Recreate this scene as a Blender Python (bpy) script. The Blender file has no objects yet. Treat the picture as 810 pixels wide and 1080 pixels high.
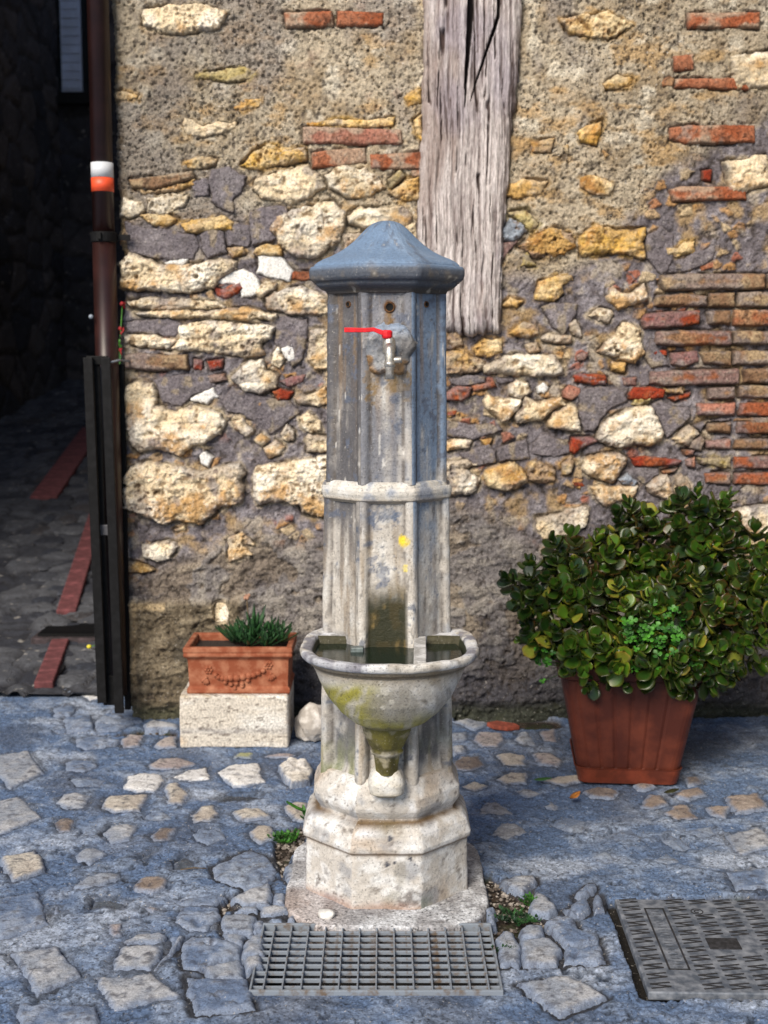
import mathutils
import bpy, bmesh, math, random, time
import numpy as np
from mathutils import Vector, Matrix
T0 = time.time()
R = math.radians
random.seed(7)
scene = bpy.context.scene
COL = scene.collection

# ------------------------------------------------------------------ camera
H = 1.226; CY = -2.9; PITCH = R(6.97); FPX = 1350.0
cam_d = bpy.data.cameras.new('camera'); cam = bpy.data.objects.new('camera', cam_d); COL.objects.link(cam)
cam.location = (0, CY, H); cam.rotation_euler = (math.pi / 2 - PITCH, 0, 0)
cam_d.sensor_fit = 'HORIZONTAL'; cam_d.sensor_width = 36; cam_d.lens = 36 * FPX / 810
cam_d.clip_start = 0.05; cam_d.clip_end = 500
cam_d.dof.use_dof = True; cam_d.dof.focus_distance = 2.78; cam_d.dof.aperture_fstop = 6.3
scene.camera = cam

# ------------------------------------------------------------------ light
SUN_EL = 38; SUN_AZ = -26          # azimuth measured from "behind the camera", minus = to the left
w = bpy.data.worlds.new("World"); scene.world = w; w.use_nodes = True
nt = w.node_tree; nt.nodes.clear()
wo = nt.nodes.new('ShaderNodeOutputWorld'); bg = nt.nodes.new('ShaderNodeBackground')
sky = nt.nodes.new('ShaderNodeTexSky'); sky.sky_type = 'NISHITA'; sky.sun_disc = False
sky.sun_elevation = R(SUN_EL); sky.sun_rotation = R(180 + 0 - SUN_AZ * -1)
bg.inputs['Strength'].default_value = 0.08
nt.links.new(sky.outputs[0], bg.inputs[0]); nt.links.new(bg.outputs[0], wo.inputs[0])
sd_ = bpy.data.lights.new('sun', 'SUN'); sun = bpy.data.objects.new('sun', sd_); COL.objects.link(sun)
sd_.energy = 2.9; sd_.angle = R(30); sd_.color = (1.0, 0.90, 0.76)
dirv = Vector((math.sin(R(SUN_AZ)) * math.cos(R(SUN_EL)), -math.cos(R(SUN_AZ)) * math.cos(R(SUN_EL)), math.sin(R(SUN_EL))))
sun.rotation_euler = dirv.to_track_quat('Z', 'Y').to_euler(); sun.location = dirv * 20
sky.sun_rotation = math.atan2(dirv.x, dirv.y)
scene.view_settings.view_transform = 'Standard'; scene.view_settings.look = 'None'
scene.view_settings.exposure = 0.68; scene.view_settings.gamma = 1.0

# ------------------------------------------------------------------ helpers: projection of measured points to the place
ct, st = math.cos(PITCH), math.sin(PITCH)
def ray(px, py):
    a = (px - 405) / FPX; b = -(py - 540) / FPX
    return Vector((a, ct + b * st, -st + b * ct))
def U(px, py, y):                     # point on the vertical plane at depth y
    d = ray(px, py); t = (y - CY) / d.y
    return Vector((d.x * t, y, H + d.z * t))
def G(px, py, z=0.0):                 # point on the ground
    d = ray(px, py); t = (z - H) / d.z
    return Vector((d.x * t, CY + d.y * t, z))
def proj(X, Y, Z):                    # numpy: place -> photo coordinates
    dy = Y - CY; dz = Z - H
    dep = dy * ct - dz * st; up = dy * st + dz * ct
    return 405 + FPX * X / dep, 540 - FPX * up / dep
def zat(py, y): return U(405, py, y).z
WY = 1.34
TL = dict(A=(120,50,3.522), B=(120,220,3.522), C=(120,390,3.522), D=(460,280,4.5), E=(600,270,5.0625), F=(460,400,4.5),
          G=(600,400,5.0625), H=(520,180,3.375), Y=(300,50,3.375), Z=(500,50,3.115), W=(50,600,5.4), X=(110,540,3.24), O=(0,0,1),
          P=(50,750,5.0625), Q=(180,780,5.0625), R=(50,870,5.0625), S=(180,880,5.0625), T=(470,750,5.0625), U=(600,790,5.0625), V=(490,890,5.786))
def tp(t, pts):
    x0, y0, s = TL[t]; return [(x0 + u / s, y0 + v / s) for u, v in pts]

# ------------------------------------------------------------------ numpy noise
def _h(ix, iy, s):
    n = (ix.astype(np.int64) * 374761393 + iy.astype(np.int64) * 668265263 + s * 1442695041) & 0xffffffff
    n = ((n ^ (n >> 13)) * 1274126177) & 0xffffffff
    n = ((n ^ (n >> 16)) * 2246822519) & 0xffffffff
    return ((n ^ (n >> 15)) & 0xffffff) / float(0xffffff)
def vn(x, y, s=0):
    ix = np.floor(x); iy = np.floor(y); fx = x - ix; fy = y - iy
    fx = fx * fx * (3 - 2 * fx); fy = fy * fy * (3 - 2 * fy)
    a = _h(ix, iy, s); b = _h(ix + 1, iy, s); c = _h(ix, iy + 1, s); d = _h(ix + 1, iy + 1, s)
    return (a + (b - a) * fx) * (1 - fy) + (c + (d - c) * fx) * fy
def fbm(x, y, f, o=4, s=0, g=.5):
    v = 0; a = 1; t = 0
    for k in range(o):
        v = v + a * vn(x * f + 17.3 * k + s * 3.1, y * f - 9.7 * k + s * 1.7, s + k); t += a; a *= g; f *= 2.03
    return v / t * 2 - 1                          # about -1..1
def ridge(x, y, f, o=3, s=0):
    v = 0; a = 1; t = 0
    for k in range(o):
        v = v + a * (1 - np.abs(vn(x * f + 7.3 * k, y * f - 3.7 * k, s + k) * 2 - 1)); t += a; a *= .5; f *= 2.1
    return v / t
def wor(x, y, f, s=0):
    x = x * f; y = y * f; ix = np.floor(x); iy = np.floor(y)
    f1 = np.full(x.shape, 9.0); f2 = np.full(x.shape, 9.0); idd = np.zeros(x.shape)
    for i in (-1, 0, 1):
        for j in (-1, 0, 1):
            cx = ix + i; cy = iy + j
            dx = cx + _h(cx, cy, s) - x; dy = cy + _h(cx, cy, s + 9) - y
            d = np.sqrt(dx * dx + dy * dy); r = _h(cx, cy, s + 21)
            m = d < f1; f2 = np.where(m, f1, np.minimum(f2, d)); idd = np.where(m, r, idd); f1 = np.where(m, d, f1)
    return f1, f2, idd
def sm(a, b, x):
    t = np.clip((x - a) / (b - a + 1e-12), 0, 1); return t * t * (3 - 2 * t)
def sdf(poly, X, Y):                               # + inside
    d = np.full(X.shape, 1e9); ins = np.zeros(X.shape, bool); n = len(poly)
    for i in range(n):
        ax, ay = poly[i]; bx, by = poly[(i + 1) % n]
        ex, ey = bx - ax, by - ay; wx, wy = X - ax, Y - ay
        t = np.clip((wx * ex + wy * ey) / (ex * ex + ey * ey + 1e-12), 0, 1)
        d = np.minimum(d, (wx - ex * t) ** 2 + (wy - ey * t) ** 2)
        c = ((ay <= Y) & (by > Y)) | ((by <= Y) & (ay > Y))
        with np.errstate(divide='ignore', invalid='ignore'):
            xi = ax + (Y - ay) / (by - ay if by != ay else 1e-12) * ex
        ins ^= c & (X < xi)
    return np.where(ins, 1, -1) * np.sqrt(d)
def mixc(a, b, t):
    return a + (np.asarray(b) - a) * t[..., None]

# ------------------------------------------------------------------ objects
def link(o, parent=None):
    COL.objects.link(o)
    if parent is not None: o.parent = parent
    return o
def tag(o, label=None, cat=None, group=None, kind=None):
    if label: o['label'] = label
    if cat: o['category'] = cat
    if group: o['group'] = group
    if kind: o['kind'] = kind
    return o
def empty(name, loc=(0, 0, 0), rz=0, **k):
    o = bpy.data.objects.new(name, None); o.location = loc; o.rotation_euler = (0, 0, rz); o.empty_display_size = .05
    COL.objects.link(o); return tag(o, **k)
def gmesh(name, P, col=None, mask=None, wrap=False, speck=None, mat=None, parent=None, smooth=True):
    """grid of points (rows, cols, 3) -> mesh object; wrap joins last column to the first"""
    ny, nx = P.shape[:2]
    idx = np.arange(ny * nx).reshape(ny, nx)
    if wrap: a = idx[:-1]; b = np.roll(idx, -1, 1)[:-1]; c = np.roll(idx, -1, 1)[1:]; d = idx[1:]
    else: a = idx[:-1, :-1]; b = idx[:-1, 1:]; c = idx[1:, 1:]; d = idx[1:, :-1]
    F = np.stack([a, b, c, d], -1).reshape(-1, 4)
    V = P.reshape(-1, 3)
    if mask is not None:
        mm = mask.reshape(-1); F = F[mm[F].all(1)]
        used = np.unique(F); re = np.full(len(V), -1); re[used] = np.arange(len(used)); F = re[F]; V = V[used]
    me = bpy.data.meshes.new(name)
    me.vertices.add(len(V)); me.vertices.foreach_set('co', V.astype(np.float32).ravel())
    me.loops.add(F.size); me.loops.foreach_set('vertex_index', F.astype(np.int32).ravel())
    me.polygons.add(len(F)); me.polygons.foreach_set('loop_start', np.arange(0, F.size, 4, dtype=np.int32))
    me.polygons.foreach_set('loop_total', np.full(len(F), 4, np.int32))
    me.polygons.foreach_set('use_smooth', np.full(len(F), smooth, bool))
    me.update(calc_edges=True)
    if col is not None:
        C = col.reshape(-1, 3)
        S = np.zeros(len(C)) if speck is None else speck.reshape(-1)
        if mask is not None: C = C[used]; S = S[used]
        at = me.color_attributes.new('Col', 'FLOAT_COLOR', 'POINT')
        at.data.foreach_set('color', np.concatenate([np.clip(C, 0.004, 1), S[:, None]], 1).astype(np.float32).ravel())
    if mat: me.materials.append(mat)
    return link(bpy.data.objects.new(name, me), parent)
def bmobj(name, bm, mat=None, parent=None, smooth=False, bevel=0, seg=2):
    me = bpy.data.meshes.new(name); bm.to_mesh(me); bm.free()
    if smooth: me.polygons.foreach_set('use_smooth', [True] * len(me.polygons))
    if mat: me.materials.append(mat)
    o = link(bpy.data.objects.new(name, me), parent)
    if bevel:
        m = o.modifiers.new('bevel', 'BEVEL'); m.width = bevel; m.segments = seg; m.limit_method = 'ANGLE'
    return o
def bbox(bm, c, s, rot=None):
    r = bmesh.ops.create_cube(bm, size=1)
    M = Matrix.Translation(c) @ (rot.to_matrix().to_4x4() if rot else Matrix()) @ Matrix.Diagonal((*s, 1))
    bmesh.ops.transform(bm, matrix=M, verts=r['verts']); return r['verts']
def tube(bm, pts, rad, n=10, cap=True):
    """tube through points; rad number or list"""
    pts = [Vector(p) for p in pts]; rings = []
    if not hasattr(rad, '__len__'): rad = [rad] * len(pts)
    up = Vector((0, 0, 1)); prev = None
    for i, p in enumerate(pts):
        t = (pts[min(i + 1, len(pts) - 1)] - pts[max(i - 1, 0)]).normalized()
        a = prev if prev is not None else (Vector((1, 0, 0)) if abs(t.z) > .8 else up)
        u = (a - t * a.dot(t)).normalized(); v = t.cross(u); prev = u
        rings.append([bm.verts.new(p + (u * math.cos(2 * math.pi * k / n) + v * math.sin(2 * math.pi * k / n)) * rad[i]) for k in range(n)])
    for a, b in zip(rings, rings[1:]):
        for k in range(n): bm.faces.new((a[k], a[(k + 1) % n], b[(k + 1) % n], b[k]))
    if cap: bm.faces.new(rings[0][::-1]); bm.faces.new(rings[-1])
def lathe(bm, prof, c=(0, 0, 0), n=24):
    rings = [[bm.verts.new((c[0] + r * math.cos(2 * math.pi * k / n), c[1] + r * math.sin(2 * math.pi * k / n), c[2] + z)) for k in range(n)] for r, z in prof]
    for a, b in zip(rings, rings[1:]):
        for k in range(n): bm.faces.new((a[k], a[(k + 1) % n], b[(k + 1) % n], b[k]))
    bm.faces.new(rings[0][::-1]); bm.faces.new(rings[-1])

# ------------------------------------------------------------------ materials
def newmat(name):
    m = bpy.data.materials.new(name); m.use_nodes = True
    return m, m.node_tree, m.node_tree.nodes['Principled BSDF']
def N(nt, t, **k):
    n = nt.nodes.new(t)
    for a, b in k.items(): setattr(n, a, b)
    return n
def surf(name, rough=.9, fine=.3, fscale=180, bump=.5, bdist=.004, bscale=90, speckscale=150, speckcol=(.03, .025, .02), spec=.3, coat=0, stretch=None, light=(.7, .66, .6)):
    """colour from the surface's own colour attribute + fine procedural grain, grit pits and relief"""
    m, nt, b = newmat(name); L = nt.links.new
    at = N(nt, 'ShaderNodeAttribute', attribute_name='Col')
    tc = N(nt, 'ShaderNodeTexCoord'); mp = N(nt, 'ShaderNodeMapping'); L(tc.outputs['Object'], mp.inputs[0])
    if stretch: mp.inputs['Scale'].default_value = stretch
    n1 = N(nt, 'ShaderNodeTexNoise'); n1.inputs['Scale'].default_value = fscale; n1.inputs['Detail'].default_value = 6; n1.inputs['Roughness'].default_value = .65
    L(mp.outputs[0], n1.inputs['Vector'])
    mr = N(nt, 'ShaderNodeMapRange'); mr.inputs[1].default_value = .3; mr.inputs[2].default_value = .7; mr.inputs[3].default_value = 1 - fine; mr.inputs[4].default_value = 1 + fine
    L(n1.outputs[0], mr.inputs[0])
    mx = N(nt, 'ShaderNodeVectorMath', operation='SCALE'); L(at.outputs['Color'], mx.inputs[0]); L(mr.outputs[0], mx.inputs['Scale'])
    # grit: voronoi cells, some dark holes, some pale pebbles, strength from the alpha of the attribute
    vo = N(nt, 'ShaderNodeTexNoise'); vo.inputs['Scale'].default_value = speckscale; vo.inputs['Detail'].default_value = 3; vo.inputs['Roughness'].default_value = .6; L(mp.outputs[0], vo.inputs['Vector'])
    sp = N(nt, 'ShaderNodeSeparateColor'); L(vo.outputs['Color'], sp.inputs[0])
    def rng(src, a, b_, c, d):
        q = N(nt, 'ShaderNodeMapRange'); q.inputs[1].default_value = a; q.inputs[2].default_value = b_; q.inputs[3].default_value = c; q.inputs[4].default_value = d; L(src, q.inputs[0]); return q.outputs[0]
    def mul(a, b_):
        q = N(nt, 'ShaderNodeMath', operation='MULTIPLY'); L(a, q.inputs[0]); L(b_, q.inputs[1]); return q.outputs[0]
    dark = mul(rng(sp.outputs[0], .60, .66, 0, 1), at.outputs['Alpha'])
    pale = mul(rng(sp.outputs[1], .64, .69, 0, .8), at.outputs['Alpha'])
    m1 = N(nt, 'ShaderNodeMix', data_type='RGBA'); L(dark, m1.inputs[0]); L(mx.outputs[0], m1.inputs[6]); m1.inputs[7].default_value = (*speckcol, 1)
    m2 = N(nt, 'ShaderNodeMix', data_type='RGBA'); L(pale, m2.inputs[0]); L(m1.outputs[2], m2.inputs[6]); m2.inputs[7].default_value = (*light, 1)
    L(m2.outputs[2], b.inputs['Base Color'])
    b.inputs['Roughness'].default_value = rough; b.inputs['Specular IOR Level'].default_value = spec
    if coat: b.inputs['Coat Weight'].default_value = coat
    n2 = N(nt, 'ShaderNodeTexNoise'); n2.inputs['Scale'].default_value = bscale; n2.inputs['Detail'].default_value = 8; n2.inputs['Roughness'].default_value = .7
    L(mp.outputs[0], n2.inputs['Vector'])
    ad = N(nt, 'ShaderNodeMath', operation='SUBTRACT'); L(n2.outputs[0], ad.inputs[0]); L(dark, ad.inputs[1])
    bp = N(nt, 'ShaderNodeBump'); bp.inputs['Strength'].default_value = bump; bp.inputs['Distance'].default_value = bdist
    L(ad.outputs[0], bp.inputs['Height']); L(bp.outputs[0], b.inputs['Normal'])
    return m
def plain(name, c, rough=.5, metal=0, var=.15, scale=60, bump=.1, c2=None, spec=.5, dist=.002, lo=.45, hi=.65):
    m, nt, b = newmat(name); L = nt.links.new
    tc = N(nt, 'ShaderNodeTexCoord'); n1 = N(nt, 'ShaderNodeTexNoise'); n1.inputs['Scale'].default_value = scale; n1.inputs['Detail'].default_value = 6
    n1.inputs['Roughness'].default_value = .6
    L(tc.outputs['Object'], n1.inputs['Vector'])
    r = N(nt, 'ShaderNodeMapRange'); r.inputs[1].default_value = lo; r.inputs[2].default_value = hi; L(n1.outputs[0], r.inputs[0])
    mx = N(nt, 'ShaderNodeMix', data_type='RGBA'); L(r.outputs[0], mx.inputs[0])
    mx.inputs[6].default_value = (*[q * (1 - var) for q in c], 1); mx.inputs[7].default_value = (*(c2 or [min(1, q * (1 + var)) for q in c]), 1)
    L(mx.outputs[2], b.inputs['Base Color']); b.inputs['Roughness'].default_value = rough; b.inputs['Metallic'].default_value = metal
    b.inputs['Specular IOR Level'].default_value = spec
    bp = N(nt, 'ShaderNodeBump'); bp.inputs['Strength'].default_value = bump; bp.inputs['Distance'].default_value = dist
    L(n1.outputs[0], bp.inputs['Height']); L(bp.outputs[0], b.inputs['Normal'])
    return m
M = {}
M['mortar'] = surf('weathered_mortar', fine=.5, fscale=170, bump=1, bdist=.008, bscale=110, speckscale=105)
M['stone'] = surf('rough_limestone', fine=.42, fscale=150, bump=.8, bdist=.006, bscale=120, speckscale=120, speckcol=(.12, .06, .02))
M['brick'] = surf('old_brick', fine=.45, fscale=130, bump=.9, bdist=.006, bscale=120, speckscale=150, light=(.5, .4, .33))
M['ground'] = surf('worn_cement', fine=.55, fscale=150, bump=1, bdist=.006, bscale=110, speckscale=130, speckcol=(.03, .03, .035), rough=.8)
M['cobble'] = surf('worn_paving_stone', fine=.42, fscale=170, bump=.8, bdist=.005, bscale=150, speckscale=170, speckcol=(.06, .055, .05), rough=.75)
M['fountain'] = surf('painted_cast_stone', fine=.19, fscale=170, bump=.7, bdist=.003, bscale=170, speckscale=210, speckcol=(.05, .05, .05), rough=.55, spec=.4)
M['wood'] = surf('weathered_oak', fine=.4, fscale=60, bump=1, bdist=.004, bscale=50, speckscale=60, stretch=(4, 4, .6), rough=.85)
M['terracotta'] = plain('terracotta', (.26, .065, .025), rough=.85, scale=28, c2=(.42, .18, .10), bump=.6, var=.1, lo=.42, hi=.7)
M['bigpot'] = plain('brown_plastic_pot', (.085, .012, .004), rough=.6, scale=9, var=.35, bump=.25, c2=(.15, .032, .014), lo=.45, hi=.75)
M['soil'] = plain('potting_soil', (.03, .02, .015), rough=1, scale=90, bump=1, dist=.01)
M['leaf'] = surf('succulent_leaf', rough=.33, fine=.18, fscale=60, bump=.1, bdist=.001, bscale=60, spec=.5)
M['stem'] = plain('plant_stem', (.12, .08, .04), rough=.8, scale=80)
M['clover'] = plain('clover_leaf', (.025, .13, .012), rough=.5, scale=30, var=.4, c2=(.07, .27, .02))
M['aloe'] = plain('rosette_leaf', (.012, .045, .018), rough=.45, scale=30, var=.3, c2=(.035, .12, .03))
M['red'] = plain('red_lever_plastic', (.75, .012, .02), rough=.35, scale=90, var=.2)
M['chrome'] = plain('worn_nickel', (.62, .58, .52), rough=.38, metal=.75, scale=160, var=.25, bump=.2)
M['steel'] = plain('galvanised_steel', (.33, .38, .45), rough=.6, metal=.3, scale=45, var=.2, bump=.3, c2=(.17, .13, .10), lo=.50, hi=.68)
M['iron'] = plain('black_iron', (.009, .009, .010), rough=.6, spec=.2, scale=50, var=.3, bump=.2, metal=.3)
M['pipe'] = plain('brown_painted_pipe', (.024, .008, .007), rough=.35, scale=12, var=.25, bump=.05)
M['whiteband'] = plain('reflective_white', (.62, .64, .68), rough=.45, scale=300, var=.08)
M['redband'] = plain('reflective_orange_red', (.80, .09, .03), rough=.45, scale=300, var=.08)
M['water'], _nt, _b = newmat('dark_basin_water')
_b.inputs['Base Color'].default_value = (.006, .014, .008, 1); _b.inputs['Roughness'].default_value = .12; _b.inputs['Specular IOR Level'].default_value = .22
_n = N(_nt, 'ShaderNodeTexNoise'); _n.inputs['Scale'].default_value = 25; _bp = N(_nt, 'ShaderNodeBump'); _bp.inputs['Strength'].default_value = .08; _bp.inputs['Distance'].default_value = .004
_nt.links.new(_n.outputs[0], _bp.inputs['Height']); _nt.links.new(_bp.outputs[0], _b.inputs['Normal'])
M['render'] = plain('old_house_plaster', (.24, .20, .16), rough=.95, scale=3, var=.35, bump=.6, dist=.02)
M['darkwall'] = surf('alley_masonry', fine=.3, fscale=20, bump=.8, bdist=.02, bscale=14, speckscale=20)
M['pinkbrick'] = plain('pink_paving_brick', (.15, .045, .05), rough=.85, scale=30, var=.3, bump=.3)
M['shutter'] = plain('pale_blue_shutter', (.45, .52, .68), rough=.6, scale=10, var=.1)
M['glass'] = plain('window_glass', (.02, .025, .03), rough=.08, scale=5, var=.1, bump=0)
M['roof'] = plain('roof_tile', (.30, .13, .08), rough=.9, scale=8, var=.3)

# ================================================================== THE WALL
# colour families: base, second, stain (linear)
KC = dict(cream=((.70,.58,.40),(.87,.81,.69),(.44,.23,.055)), ochre=((.52,.32,.11),(.68,.55,.34),(.30,.13,.03)),
          yellow=((.62,.38,.09),(.66,.50,.27),(.42,.19,.03)),
          brick=((.30,.085,.035),(.38,.15,.08),(.12,.04,.02)), red=((.27,.035,.013),(.34,.085,.03),(.07,.015,.01)),
          pink=((.40,.17,.12),(.48,.26,.19),(.20,.07,.04)), old=((.24,.14,.08),(.38,.28,.17),(.10,.05,.03)), oldr=((.26,.09,.04),(.38,.22,.12),(.09,.04,.02)),
          grey=((.175,.155,.172),(.26,.235,.25),(.10,.085,.09)), white=((.70,.70,.69),(.80,.79,.76),(.42,.38,.33)),
          blue=((.16,.19,.25),(.3,.34,.4),(.07,.08,.1)), olive=((.40,.31,.11),(.48,.40,.2),(.2,.13,.04)), dark=((.05,.035,.03),(.1,.07,.05),(.02,.02,.02)))
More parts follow.
